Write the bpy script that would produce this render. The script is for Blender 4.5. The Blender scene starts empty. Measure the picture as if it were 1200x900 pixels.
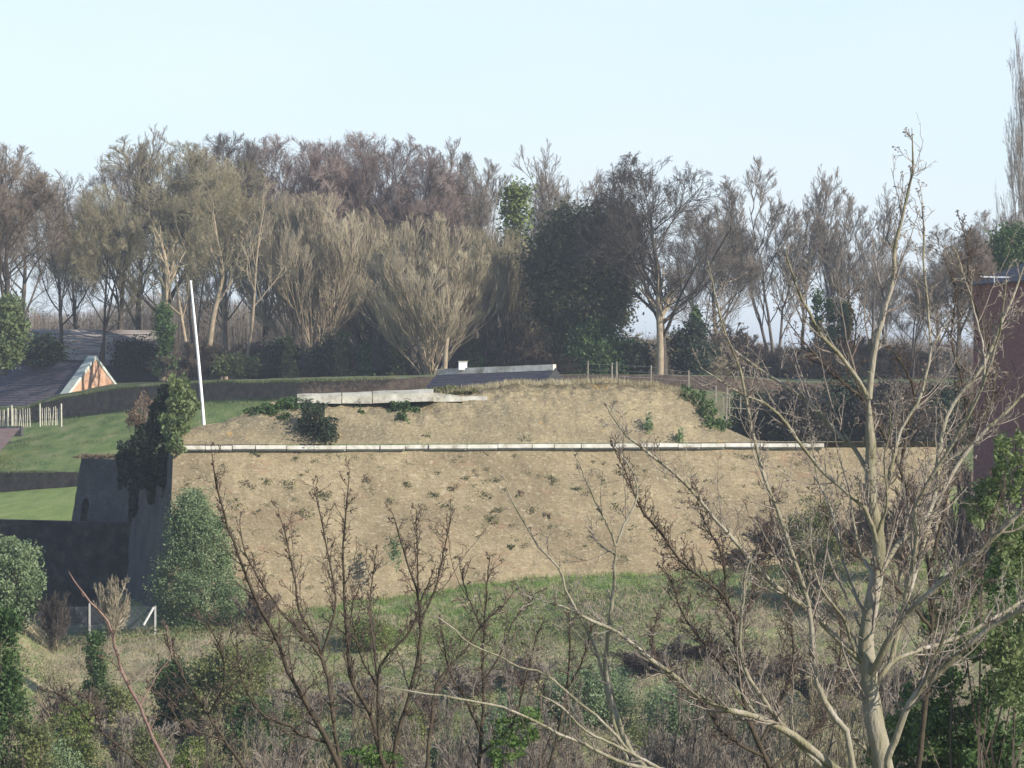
import bpy, math, random
import numpy as np
from mathutils import Vector
rng = np.random.default_rng(7); random.seed(7)
R = math.radians
C = bpy.context.scene.collection
S = bpy.context.scene
F = 4138.0; CZ = 20.0; TILT = -20.0/F
ct, st = math.cos(TILT), math.sin(TILT)

def pt(px, py, Y):
    """world point seen at photo pixel (px,py) standing at distance Y"""
    a = (px-600)/F; b = -(py-450)/F
    d = np.array([a, ct - b*st, st + b*ct])
    return np.array([0, 0, CZ]) + d*(Y/d[1])
def nrm(v): return v/np.maximum(np.linalg.norm(v, axis=-1, keepdims=True), 1e-9)
def ip(x, xs, ys): return np.interp(x, xs, ys)

# ---------------------------------------------------------------- noise
class VN:
    def __init__(s, seed): s.r = np.random.default_rng(seed).random((64,64,64))
    def __call__(s, p, f=1.0):
        p = np.asarray(p)*f; i = np.floor(p).astype(int); t = p-i; t = t*t*(3-2*t); o = 0
        for a in (0,1):
            for b in (0,1):
                for c in (0,1):
                    w = (t[...,0] if a else 1-t[...,0])*(t[...,1] if b else 1-t[...,1])*(t[...,2] if c else 1-t[...,2])
                    o = o + w*s.r[(i[...,0]+a)%64, (i[...,1]+b)%64, (i[...,2]+c)%64]
        return o-.5
vn = VN(3)
def fbm(p, f=1., o=3):
    r = 0; a = 1.
    for k in range(o): r = r + a*vn(np.asarray(p)+k*17.3, f); f *= 2.1; a *= .5
    return r

# ---------------------------------------------------------------- materials
def nmat(name, cols, scale=3., rough=.9, bump=0., bscale=None, stretch=(1,1,1), var=0., detail=5., spec=.2, coord='Object', trans=0., pos=None):
    m = bpy.data.materials.new(name); m.use_nodes = True
    n = m.node_tree.nodes; l = m.node_tree.links; b = n['Principled BSDF']
    b.inputs['Roughness'].default_value = rough
    b.inputs['Specular IOR Level'].default_value = spec
    tc = n.new('ShaderNodeTexCoord'); mp = n.new('ShaderNodeMapping'); mp.inputs['Scale'].default_value = stretch
    if coord == 'World':
        g = n.new('ShaderNodeNewGeometry'); l.new(g.outputs['Position'], mp.inputs['Vector'])
    else: l.new(tc.outputs['Object'], mp.inputs['Vector'])
    t = n.new('ShaderNodeTexNoise'); t.inputs['Scale'].default_value = scale; t.inputs['Detail'].default_value = detail
    t.inputs['Roughness'].default_value = .62
    l.new(mp.outputs['Vector'], t.inputs['Vector'])
    cr = n.new('ShaderNodeValToRGB'); e = cr.color_ramp.elements; k = len(cols)
    ps = pos or [.3+.4*i/(k-1) for i in range(k)]
    e[0].position = ps[0]; e[0].color = (*cols[0],1); e[1].position = ps[-1]; e[1].color = (*cols[-1],1)
    for i in range(1, k-1):
        x = e.new(ps[i]); x.color = (*cols[i],1)
    l.new(t.outputs['Fac'], cr.inputs['Fac']); out = cr.outputs['Color']
    if var:
        oi = n.new('ShaderNodeObjectInfo'); hs = n.new('ShaderNodeHueSaturation'); mr = n.new('ShaderNodeMapRange')
        mr.inputs['To Min'].default_value = 1-var; mr.inputs['To Max'].default_value = 1+var
        l.new(oi.outputs['Random'], mr.inputs['Value']); l.new(mr.outputs['Result'], hs.inputs['Value'])
        l.new(out, hs.inputs['Color']); out = hs.outputs['Color']
    l.new(out, b.inputs['Base Color'])
    if bump:
        t2 = n.new('ShaderNodeTexNoise'); t2.inputs['Scale'].default_value = bscale or scale*3; t2.inputs['Detail'].default_value = 6
        l.new(mp.outputs['Vector'], t2.inputs['Vector'])
        bp = n.new('ShaderNodeBump'); bp.inputs['Strength'].default_value = 1; bp.inputs['Distance'].default_value = bump
        l.new(t2.outputs['Fac'], bp.inputs['Height']); l.new(bp.outputs['Normal'], b.inputs['Normal'])
    if trans:
        tr = n.new('ShaderNodeBsdfTranslucent'); mx = n.new('ShaderNodeMixShader'); mx.inputs[0].default_value = trans
        l.new(out, tr.inputs['Color']); l.new(b.outputs[0], mx.inputs[1]); l.new(tr.outputs[0], mx.inputs[2])
        l.new(mx.outputs[0], n['Material Output'].inputs['Surface'])
    m['bs'] = b.name
    return m

def masonry(name, base, dark, light, red, coursed=True, orange=None, bump=.05):
    """weathered brick and chalk rubble: broad stains, small pale stones, faint courses"""
    m = bpy.data.materials.new(name); m.use_nodes = True
    n = m.node_tree.nodes; l = m.node_tree.links; b = n['Principled BSDF']
    b.inputs['Roughness'].default_value = .95; b.inputs['Specular IOR Level'].default_value = .1
    g = n.new('ShaderNodeNewGeometry'); P = g.outputs['Position']
    def noise(sc, det=5, stretch=(1,1,1), off=(0,0,0)):
        mp = n.new('ShaderNodeMapping'); mp.inputs['Scale'].default_value = stretch; mp.inputs['Location'].default_value = off
        l.new(P, mp.inputs['Vector']); t = n.new('ShaderNodeTexNoise'); t.inputs['Scale'].default_value = sc; t.inputs['Detail'].default_value = det
        t.inputs['Roughness'].default_value = .6
        l.new(mp.outputs['Vector'], t.inputs['Vector']); return t.outputs['Fac']
    def ramp(f, a, c):
        r = n.new('ShaderNodeMapRange'); r.inputs['From Min'].default_value = a; r.inputs['From Max'].default_value = c
        l.new(f, r.inputs['Value']); return r.outputs['Result']
    def mix(f, a, c, k=1.):
        x = n.new('ShaderNodeMix'); x.data_type = 'RGBA'
        if k != 1.:
            mu = n.new('ShaderNodeMath'); mu.operation = 'MULTIPLY'; mu.inputs[1].default_value = k; l.new(f, mu.inputs[0]); f = mu.outputs[0]
        l.new(f, x.inputs[0])
        for i, v in ((6,a),(7,c)):
            if isinstance(v, tuple): x.inputs[i].default_value = (*v,1)
            else: l.new(v, x.inputs[i])
        return x.outputs[2]
    col = mix(ramp(noise(.22, 5, (1,1,1.8)), .4, .62), base, dark, .95)
    col = mix(ramp(noise(.5, 6, (1,1,2.6), (9,4,2)), .56, .68), col, red, .5)
    col = mix(ramp(noise(1.6, 6, (1,1,1.3), (3,1,7)), .5, .7), col, dark, .6)
    col = mix(ramp(noise(2.4, 5, (1,1,2.8), (1,6,4)), .5, .66), col, dark, .6)
    col = mix(ramp(noise(3.2, 3, (1,1,1.7)), .56, .68), col, light, .38)
    col = mix(ramp(noise(7., 2, (1,1,1.6), (5,5,1)), .6, .67), col, light, .45)
    col = mix(ramp(noise(6., 2, (1,1,1.6), (2,8,3)), .6, .68), col, tuple(c*.35 for c in dark), .5)
    col = mix(ramp(noise(2.2, 4, (.35,.35,6), (3,3,3)), .5, .66), col, dark, .4)
    if orange: col = mix(ramp(noise(.9, 3, (1,1,1), (14,2,6)), .66, .72), col, orange, .55)
    col = mix(ramp(noise(.9, 3, (5,5,.35), (7,7,7)), .52, .72), col, dark, .5)
    l.new(col, b.inputs['Base Color'])
    bp = n.new('ShaderNodeBump'); bp.inputs['Distance'].default_value = bump
    ad = n.new('ShaderNodeMath'); ad.operation = 'ADD'
    l.new(noise(4.5, 6, (1,1,1.6)), ad.inputs[0]); l.new(noise(1.2, 4), ad.inputs[1])
    l.new(ad.outputs[0], bp.inputs['Height']); l.new(bp.outputs['Normal'], b.inputs['Normal'])
    return m

M = {}
M['wall'] = masonry('weathered_brick', (.32,.258,.158), (.20,.16,.10), (.53,.46,.335), (.29,.17,.11))
M['parapet'] = masonry('rubble_parapet', (.31,.25,.145), (.19,.155,.095), (.48,.425,.29), (.25,.20,.13), orange=(.5,.3,.07), bump=.1)
M['flank'] = masonry('shaded_flank_brick', (.095,.095,.092), (.045,.046,.046), (.19,.185,.175), (.08,.075,.07))  # shade of the flank is darkened into this brick colour
M['stone'] = nmat('pale_stone', [(.22,.19,.14),(.46,.43,.36),(.60,.57,.50),(.66,.63,.56)], 1.3, .9, .02)
M['chalk'] = nmat('chalk_slab', [(.22,.20,.15),(.42,.395,.32),(.54,.51,.43)], 1.2, .9, .05)
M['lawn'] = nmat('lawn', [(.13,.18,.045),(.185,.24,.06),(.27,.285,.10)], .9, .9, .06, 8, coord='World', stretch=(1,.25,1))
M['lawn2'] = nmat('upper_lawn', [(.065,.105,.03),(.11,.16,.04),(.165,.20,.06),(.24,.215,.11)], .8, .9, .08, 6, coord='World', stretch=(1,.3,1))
M['bank'] = nmat('bank_earth', [(.065,.045,.032),(.115,.08,.058),(.17,.12,.085)], 1.6, .95, .08, coord='World')
M['bank_shaded'] = nmat('shaded_ditch_masonry', [(.014,.013,.014),(.036,.034,.033),(.085,.076,.066)], 1.1, .95, .08, coord='World')  # colour darkened to hold the shade of the ditch
M['rough'] = nmat('rough_ground', [(.10,.085,.055),(.15,.14,.07),(.10,.14,.05),(.21,.18,.12)], .35, .95, .1, 5, coord='World')
M['scrub'] = nmat('scrub_ground', [(.10,.09,.06),(.24,.20,.12),(.15,.20,.065),(.36,.30,.18),(.17,.17,.08)], .33, .95, .12, 4, coord='World')
M['ditch'] = nmat('ditch_ground', [(.05,.06,.03),(.09,.10,.05)], .6, .95, .05, coord='World')
M['white'] = nmat('white_paint', [(.74,.74,.72),(.82,.82,.80)], 3, .5)
M['post'] = nmat('weathered_wood', [(.16,.14,.11),(.29,.26,.21)], 5, .85)
M['pale_wood'] = nmat('split_chestnut', [(.38,.35,.27),(.58,.54,.44)], 5, .85)
M['concrete'] = nmat('concrete_post', [(.38,.37,.33),(.52,.51,.47)], 4, .9)
M['wire'] = nmat('galvanised_wire', [(.16,.17,.185),(.23,.24,.26)], 4, .6)
M['slate'] = nmat('slate', [(.075,.065,.075),(.11,.095,.105),(.15,.13,.14)], 1.2, .75, .02, stretch=(1,1,4))
M['dslate'] = nmat('dark_slate', [(.04,.04,.052),(.06,.06,.075)], 1.2, .8, .02, stretch=(1,1,4))
M['coping'] = nmat('coping', [(.40,.44,.38),(.55,.58,.52)], 1.5, .85)
M['gable'] = nmat('gable_brick', [(.36,.19,.12),(.48,.29,.19),(.50,.36,.26)], 1.5, .9, .02, 9)
M['maroon'] = nmat('hung_tile', [(.15,.055,.045),(.21,.085,.07),(.25,.11,.09)], 2.2, .85, .02, 8, stretch=(1,1,3))
M['tiles'] = nmat('streaked_tile', [(.17,.125,.105),(.32,.27,.24),(.54,.51,.47)], .8, .9, .02, stretch=(.5,.5,5))  # tile colour with pale level streaks
def wood(name, a, b, s=6.): M[name] = nmat(name, [a,b], s, .9, 0, var=.12, coord='Object')
wood('bark_grey', (.075,.062,.048),(.15,.125,.10), 2)
wood('bark_tan', (.20,.155,.105),(.36,.29,.20), 2)
wood('bark_dark', (.04,.034,.028),(.085,.07,.055), 2)
wood('twig_olive', (.19,.165,.095),(.30,.26,.165), .5)
wood('twig_tan', (.24,.20,.13),(.38,.32,.22), .4)
wood('twig_purple', (.145,.105,.088),(.23,.175,.15), .5)
wood('twig_grey', (.16,.135,.105),(.25,.21,.17), .5)
wood('twig_brown', (.12,.09,.066),(.20,.155,.115), .5)
wood('twig_dark', (.05,.04,.033),(.10,.08,.065), .5)
M['fg_bark'] = nmat('pale_green_bark', [(.11,.105,.06),(.20,.18,.115),(.28,.25,.19),(.36,.32,.27)], 4, .85, .02, 30, stretch=(1,1,.35))
M['fg_twig'] = nmat('pale_twig', [(.15,.12,.10),(.33,.28,.23)], 6, .8)
M['fg_red'] = nmat('ruddy_twig', [(.14,.085,.07),(.26,.17,.14)], 6, .8)
M['dk_bark'] = nmat('dark_bark', [(.035,.028,.02),(.085,.066,.042)], 8, .9, .008, 40)
M['dk_twig'] = nmat('dark_twig', [(.06,.043,.034),(.13,.095,.075)], 8, .9)
wood('bramble', (.25,.20,.14),(.40,.33,.23), .5)
def leaf(name, cols, s=1.2, tr=.25, spec=.3): M[name] = nmat(name, cols, s, .6, 0, trans=tr, spec=spec, detail=4)
leaf('leaf_holm', [(.045,.055,.026),(.085,.088,.042),(.14,.12,.06)])
leaf('leaf_ivy', [(.03,.06,.018),(.06,.11,.03),(.12,.17,.055)])
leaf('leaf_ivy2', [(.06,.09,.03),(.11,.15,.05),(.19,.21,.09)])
leaf('leaf_bright', [(.045,.08,.02),(.08,.135,.032),(.14,.20,.055)], 1.5)
leaf('leaf_cone', [(.10,.15,.07),(.16,.22,.10),(.25,.30,.16)], .8)
leaf('leaf_olive', [(.095,.11,.04),(.145,.16,.055),(.22,.22,.09)], .8)
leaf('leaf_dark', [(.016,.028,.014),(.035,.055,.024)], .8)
leaf('leaf_yellow', [(.09,.12,.03),(.15,.19,.045),(.2,.22,.07)], .8)
leaf('grass_green', [(.08,.15,.03),(.14,.23,.05),(.23,.27,.09)], .5)
leaf('grass_straw', [(.26,.21,.12),(.38,.32,.19),(.46,.40,.26)], .5)
leaf('grass_dull', [(.06,.085,.028),(.10,.125,.045),(.17,.165,.08)], .35)
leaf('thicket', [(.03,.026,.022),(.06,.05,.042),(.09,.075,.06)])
leaf('dead_leaf', [(.12,.075,.045),(.20,.14,.09)], .6)

# ---------------------------------------------------------------- geometry
class Geo:
    def __init__(s): s.v = []; s.f = []; s.n = 0
    def add(s, v, f):
        v = np.asarray(v, float).reshape(-1,3); f = np.asarray(f, int).reshape(-1,4)
        s.v.append(v); s.f.append(f+s.n); s.n += len(v); return s
    def V(s): return np.concatenate(s.v)
    def Fq(s): return np.concatenate(s.f)
    def tubes(s, P, Rd, sides=3):
        N,K,_ = P.shape
        T = nrm(np.gradient(P, axis=1)); ref = nrm(rng.normal(size=(N,1,3)))
        T0 = T[:, :1]; ref = nrm(ref - T0*(ref*T0).sum(-1,keepdims=True))
        U = nrm(ref - T*(ref*T).sum(-1,keepdims=True)); W = np.cross(T,U)
        a = np.arange(sides)*2*math.pi/sides
        v = P[:,:,None] + Rd[:,:,None,None]*(np.cos(a)[:,None]*U[:,:,None]+np.sin(a)[:,None]*W[:,:,None])
        b = (np.arange(N)*K*sides)[:,None,None] + (np.arange(K-1)*sides)[None,:,None]; q = np.arange(sides); q2 = (q+1)%sides
        f = np.stack([b+q, b+q2, b+sides+q2, b+sides+q], -1)
        return s.add(v, f)
    def leaves(s, P, size, flat=.0, up=None):
        N = len(P); a = nrm(rng.normal(size=(N,3))); a[:,2] *= (1-flat); a = nrm(a)
        b = nrm(np.cross(a, rng.normal(size=(N,3)))); z = (size*rng.uniform(.6,1.4,N))[:,None]
        v = np.stack([P-a*z, P-b*z*.55+a*z*.1, P+a*z, P+b*z*.55+a*z*.1], 1)
        return s.add(v, np.arange(N*4).reshape(-1,4))
    def blades(s, P, h, w, lean=.35):
        N = len(P); d = rng.normal(size=(N,3))*lean; d[:,2] = 1; d = nrm(d); sd = nrm(np.cross(d, rng.normal(size=(N,3))))
        hh = (h*rng.uniform(.5,1.3,N))[:,None]; m = P+d*hh*.55; bend = rng.normal(size=(N,3))*.15*hh; bend[:,2] = 0; t = P+d*hh+bend
        v = np.stack([P-sd*w, P+sd*w, m+sd*w*.8, m-sd*w*.8, t+sd*w*.15, t-sd*w*.15],1); o = (np.arange(N)*6)[:,None]
        return s.add(v, np.concatenate([o+np.array([0,1,2,3]), o+np.array([3,2,4,5])]))
    def box(s, c, d, ax=None, tw=0, taper=1.):
        """box centred c, half sizes d, axes ax"""
        ax = np.eye(3) if ax is None else np.asarray(ax)
        v = []
        for z in (-1,1):
            k = taper if z > 0 else 1
            for x,y in ((-1,-1),(1,-1),(1,1),(-1,1)): v.append(np.asarray(c)+ax[0]*x*d[0]*k+ax[1]*y*d[1]*k+ax[2]*z*d[2])
        return s.add(v, [(0,3,2,1),(4,5,6,7),(0,1,5,4),(1,2,6,5),(2,3,7,6),(3,0,4,7)])
    def grid(s, P):
        a,b,_ = P.shape; i = np.arange(a*b).reshape(a,b)
        return s.add(P, np.stack([i[:-1,:-1], i[:-1,1:], i[1:,1:], i[1:,:-1]], -1))
    def mesh(s, name, mat, smooth=False):
        me = bpy.data.meshes.new(name); v = s.V(); f = s.Fq()
        me.vertices.add(len(v)); me.vertices.foreach_set('co', v.astype(np.float32).ravel())
        me.loops.add(f.size); me.loops.foreach_set('vertex_index', f.astype(np.int32).ravel())
        me.polygons.add(len(f)); me.polygons.foreach_set('loop_start', np.arange(0, f.size, 4, dtype=np.int32))
        me.update(calc_edges=True); me.polygons.foreach_set('use_smooth', np.full(len(f), smooth))
        for m in (mat if isinstance(mat, list) else [mat]): me.materials.append(M[m] if isinstance(m, str) else m)
        return me
    def obj(s, name, mat, parent=None, smooth=False, loc=None):
        o = bpy.data.objects.new(name, s.mesh(name, mat, smooth)); C.objects.link(o)
        if parent: o.parent = parent
        if loc is not None: o.location = loc
        return o
def tag(o, label=None, cat=None, group=None, kind=None):
    if label: o['label'] = label
    if cat: o['category'] = cat
    if group: o['group'] = group
    if kind: o['kind'] = kind
    return o
def thing(name, loc, label, cat, group=None, rz=0):
    o = bpy.data.objects.new(name, None); C.objects.link(o); o.location = loc; o.rotation_euler[2] = rz
    o.empty_display_size = .3
    return tag(o, label, cat, group)
def copy_thing(src, loc, label, scale=(1,1,1), rz=0, group=None, mats=None):
    r = src.copy(); C.objects.link(r); r.location = loc; r.scale = scale; r.rotation_euler[2] = rz; r['label'] = label
    if group: r['group'] = group
    for ch in src.children:
        c = ch.copy(); C.objects.link(c); c.parent = r
        if mats and ch.name.split('.')[0] in mats:
            c.material_slots[0].link = 'OBJECT'; c.material_slots[0].material = M[mats[ch.name.split('.')[0]]]
    return r

def grow(P, Rd, n, t0, t1, L, ang, trop, wig, K=4, rr=.6, rmin=.01, tap=.35, lt=.45, relative=True):
    """children on every parent polyline"""
    N, KP, _ = P.shape; idx = np.repeat(np.arange(N), n)
    t = t0+(t1-t0)*((np.tile(np.arange(n), N)+rng.random(N*n))/n); u = t*(KP-1); i = np.minimum(u.astype(int), KP-2); f = (u-i)[:,None]
    p0 = P[idx,i]*(1-f)+P[idx,i+1]*f; d = nrm(P[idx,i+1]-P[idx,i]); r0 = Rd[idx,i]*(1-f[:,0])+Rd[idx,i+1]*f[:,0]
    q = nrm(np.cross(d, rng.normal(size=d.shape))); a = rng.uniform(ang[0], ang[1], len(d))[:,None]
    d = nrm(d*np.cos(a)+q*np.sin(a))
    if relative:
        Lp = np.linalg.norm(np.diff(P,axis=1),axis=-1).sum(1)[idx]; Ln = Lp*rng.uniform(*L, len(d))*(1-lt*(t-t0)/max(t1-t0,1e-6))
    else: Ln = rng.uniform(*L, len(d))
    out = [p0]; seg = (Ln/(K-1))[:,None]
    for k in range(K-1):
        d = nrm(d+np.array([0,0,trop])+rng.normal(size=d.shape)*wig); out.append(out[-1]+d*seg)
    Q = np.stack(out,1); rs = np.maximum(np.minimum(r0*rr, r0), rmin); k = np.linspace(1, tap, K)
    return Q, np.maximum(rs[:,None]*k[None], rmin*.6)

def fit(gs, H, W):
    V = np.concatenate([g.V() for g in gs]); zt = np.percentile(V[:,2], 99.8); w = np.percentile(np.abs(V[:,0]), 96)
    for g in gs:
        for v in g.v: v[:,2] *= H/zt; v[:,:2] *= W/w

def bare_tree(H, W, stems=1, clear=.22, spread=.5, ns=(9,7,7,6,4), tw=.014, r0=.32, up=.12, lean=(0,0), angs=None, lens=None, wig=.16, env=None):
    """returns trunk Geo and crown Geo of a leafless tree, base at the origin"""
    K = 9; P = []; 
    for s_ in range(stems):
        a = rng.uniform(0, 6.28); sp = (spread*(rng.uniform(.5,1.1) if stems < 6 else math.sqrt(rng.uniform(.0,1.1))) if stems > 1 else .06)
        p = np.zeros((K,3)); z = np.linspace(0,1,K)
        Hs = H*(.72 if stems == 1 else rng.uniform(.6,.85))
        p[:,2] = z*Hs; off = sp*W*z**1.2; Hs = Hs if stems < 6 else H*(.8-.32*(sp/spread if stems > 1 else 0)**2*rng.uniform(.6,1.2)); p[:,2] = z*Hs
        p[:,0] = math.cos(a)*off+lean[0]*H*z+ rng.normal(size=K).cumsum()*.012*H*z; p[:,1] = math.sin(a)*off+lean[1]*H*z+rng.normal(size=K).cumsum()*.012*H*z
        if stems > 1: p[:,:2] += rng.normal(size=2)*.25
        P.append(p)
    P = np.array(P); rs = r0/(stems**.5); Rd = np.tile(rs*np.linspace(1,.16,K)[None], (stems,1)); Rd[:,0] *= 1.3
    g1, g2 = Geo(), Geo(); g1.tubes(P, Rd, 8)
    angs = angs or [(.35,.95),(.35,.9),(.35,.9),(.3,.9),(.3,.9)]
    lens = lens or [(.45,.66),(.42,.66),(.42,.68),(.45,.8),(.45,.8)]
    A, B = grow(P, Rd, ns[0], clear, .98, lens[0], angs[0], up, wig*.5, 7, .5, .045); g1.tubes(A, B, 5)
    A, B = grow(A, B, ns[1], .2, 1, lens[1], angs[1], up, wig*.7, 5, .5, .028); g1.tubes(A, B, 4)
    A, B = grow(A, B, ns[2], .15, 1, lens[2], angs[2], up, wig, 4, .6, .02); g2.tubes(A, B, 3)
    A, B = grow(A, B, ns[3], .15, 1, lens[3], angs[3], up, wig*1.1, 4, .6, tw); g2.tubes(A, B, 3)
    if ns[4]:
        A, B = grow(A, B, ns[4], .1, 1, lens[4], angs[4], up, wig*1.2, 2, .7, tw*.85); g2.tubes(A, B, 3)
    fit([g1,g2], H, W)
    if env:
        cz = H*env[0]
        for g in (g1,g2):
            for v in g.v:
                dz = v[:,2]-cz; rz = np.where(dz > 0, H-cz, cz*env[1]); rho = np.sqrt((v[:,0]**2+v[:,1]**2)/W**2+(dz/rz)**2)
                k = env[2]; n_ = np.where(rho > k, k+(1.04-k)*np.tanh((rho-k)/(1.04-k)*.9), rho); f = (n_/np.maximum(rho,1e-6))
                f = np.where(dz > 0, f, 1+(f-1)*np.clip(np.hypot(v[:,0],v[:,1])/W*2,0,1)); v[:,0] *= f; v[:,1] *= f; v[:,2] = cz+dz*f
    return g1, g2

def leafy(H, W, n=12000, size=.16, clumps=60, hollow=.5, zc=.55, shape='dome', cl=.12):
    """leaf clumps through a crown volume"""
    c = nrm(rng.normal(size=(clumps,3)))*(rng.uniform(hollow,1,(clumps,1))**.5)
    if shape == 'dome': c[:,2] = c[:,2]*.5+.5; c = c*np.array([W,W,H*.96]) * 1.
    elif shape == 'cone':
        z = rng.random(clumps)**1.15; a = rng.uniform(0,6.28,clumps); rr = (1-z)**.75*np.sqrt(rng.uniform(hollow,1,clumps))
        c = np.stack([np.cos(a)*rr*W, np.sin(a)*rr*W, z*H*.97+.02*H],1)
    elif shape == 'cone2':
        z = rng.random(clumps)**1.1; a = rng.uniform(0,6.28,clumps); rr = (1-z**1.6)**.6*np.sqrt(rng.uniform(hollow,1,clumps))*(1+.15*np.sin(z*11+a))
        c = np.stack([np.cos(a)*rr*W-.25*W*z, np.sin(a)*rr*W, z*H*.97+.02*H],1)
    elif shape == 'column':
        z = rng.random(clumps); a = rng.uniform(0,6.28,clumps); rr = np.sqrt(rng.uniform(hollow,1,clumps))*(1-.55*z**2)*(.75+.25*np.sin(z*9+1))
        c = np.stack([np.cos(a)*rr*W, np.sin(a)*rr*W, z*H*.97+.02*H],1)
    k = rng.integers(0, clumps, n); sg = W*cl*rng.uniform(.5,1.5,clumps)*2.2
    P = c[k] + np.clip(rng.normal(size=(n,3)), -2, 2)*sg[k][:,None]*np.array([1,1,.8])
    P[:,2] = np.abs(P[:,2])
    return Geo().leaves(P, size), c
def twiggy(c, base=.0, r=.03, tw=.012, n=3):
    """stems from the base to given points, plus twigs"""
    N = len(c); K = 6; t = np.linspace(0,1,K)[None,:,None]
    P = c[:,None]*t*np.array([1,1,1]); P[...,:2] = c[:,None,:2]*t**1.5
    P += rng.normal(size=P.shape)*.06*np.linalg.norm(c,axis=1)[:,None,None]*t*.5
    Rd = np.tile(np.linspace(r, tw, K)[None], (N,1)); g = Geo().tubes(P,Rd,3)
    if n:
        A,B = grow(P,Rd,n,.3,1,(.2,.5),(.3,.9),.1,.15,4,.6,tw); g.tubes(A,B,3)
        A,B = grow(A,B,n,.2,1,(.3,.6),(.3,.9),.1,.2,3,.7,tw*.8); g.tubes(A,B,3)
    return g
exec_order = []
#@@SETTING
# ================================================================ SETTING
# ---- near hillside, valley and ditch
def base_y(px): return ip(px, [0,185,300,450,600,700,800,1100,1500], [727,724,716,704,690,676,669,655,650])
def ground_z(X, Y):
    X = np.asarray(X, float); Y = np.asarray(Y, float); px = 600+X*F/np.maximum(Y, 60)
    z = ip(Y, [-60,0,40,80,120,150], [18.2,17.8,9.5,2.0,.5,2.6])
    bz = CZ-(base_y(px)-430)/20.9
    u = np.clip((Y-150)/46, 0, 1); z = np.where(Y > 150, 2.6+(bz-2.6)*u, z)
    z = z + ip(px, [-300,20,60], [4,1.4,0])*np.clip((Y-165)/25,0,1)*np.clip((230-Y)/20,0,1)
    xf = -20.6-.17*(Y-197)
    ditch = np.clip((xf-X)*2+1,0,1)*np.clip((Y-191)/1.5,0,1)*np.clip((X+ip(Y,[190,240],[27.5,44]))/2.5,0,1)
    far = np.clip((Y-236)/4, 0, 1)
    z = z*(1-ditch)+3.*ditch
    z = z*(1-far)+2.*far
    p = np.stack([X,Y,X*0],-1)
    return z + fbm(p, .12, 4)*1.1*np.clip((Y-30)/40,0,1)*(1-ditch)*np.clip(np.abs(Y-193)/8+.15,0,1) + fbm(p,.6,2)*.25
ys = np.concatenate([np.linspace(-60,110,50), np.linspace(112,186,75), np.linspace(187,242,110)])
xs = np.concatenate([np.linspace(-200,-61,15), np.linspace(-60,60,320), np.linspace(61,200,15)])
GX, GY = np.meshgrid(xs, ys)
g = Geo().grid(np.stack([GX,GY,ground_z(GX,GY)],-1))
tag(g.obj('hillside', 'scrub', smooth=True), kind='structure', label='scrubby slope falling away in front of the brick bastion')

# ---- ground behind: lawns, banks and woodland floor, stepped
cols = np.concatenate([np.linspace(-2500,-140,24), np.linspace(-120,1300,240), np.linspace(1330,3600,24)])
yb1 = lambda px: ip(px, [-60,100,400], [297,286,284])
yb2 = lambda px: ip(px, [-200,30,350,900], [345,336,312,300])
ytop = lambda px: ip(px, [-100,0,110,180,250,350,600,800,950], [505,499,486,475,469,467,460,455,470])
ybank = lambda px: ip(px, [-100,30,70,95,130,160,250,350,600,800,950], [488,480,466,463,456,453,448,446,440,440,448])
def zrow(y, Y): return CZ-(y-430)/F*Y
def rowpts(Yf, z, wob=.25, k=0):
    Yv = Yf(cols) if callable(Yf) else np.full(len(cols), float(Yf)); X = (cols-600)/F*Yv
    zz = np.array([z(c, y) for c, y in zip(cols, Yv)]) if callable(z) else np.full(len(cols), z)
    P = np.stack([X, Yv, zz], -1); P[:,2] += fbm(P, .15, 3)*wob*.6; return P
def strip(name, mat, rows, label, n=8, rough=.1):
    out = []
    for a, b in zip(rows[:-1], rows[1:]):
        for k in range(n): out.append(a+(b-a)*k/n)
    out.append(rows[-1]); P = np.array(out); q = P.copy()
    P[1:-1,:,2] += fbm(q[1:-1], .5, 3)*rough
    return tag(Geo().grid(P).obj(name, mat, smooth=True), kind='structure', label=label)
r0 = rowpts(240.5, 8.4, .1); r1 = rowpts(lambda c: yb1(c)-.0, lambda c,Y: zrow(574+ip(c,[0,90],[3,-4]),Y), .1)
r2 = r1.copy(); r2[:,2] = [zrow(553,Y) for Y in r2[:,1]]; r2[:,1] += .4; r2[:,0] += .3
r3 = rowpts(yb2, lambda c,Y: zrow(ytop(c),Y), .2); r4 = r3.copy(); r4[:,2] = [zrow(ybank(c),Y) for c,Y in zip(cols, r3[:,1])]; r4[:,1] += .3; r4[:,2] += fbm(r4,.25,2)*.25
r5 = rowpts(lambda c: yb2(c)+14, lambda c,Y: min(zrow(ybank(c)-3,Y), 19.3), .2)
r6 = rowpts(385, 18.6, .5); r7 = rowpts(440, 14, .5); r8 = rowpts(900, 6, 1); r9 = rowpts(5000, 4, 0)
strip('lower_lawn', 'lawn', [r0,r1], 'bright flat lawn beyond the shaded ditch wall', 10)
strip('lower_bank', 'bank', [r1,r2], 'dark earth step between the two lawns', 2, .05)
kc_ = int(np.searchsorted(cols, 560))
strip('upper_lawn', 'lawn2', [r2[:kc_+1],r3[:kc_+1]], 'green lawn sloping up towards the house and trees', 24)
strip('rough_ground', 'rough', [r2[kc_:],r3[kc_:]], 'rough brown ground behind the bastion', 24)
strip('upper_bank', 'bank', [r3,r4], 'dark bare earth bank below the trees', 3, .1)
strip('woodland_ground', 'rough', [r4,r5,r6,r7,r8,r9], 'rough grass and leaf litter under the trees', 8)

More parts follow.
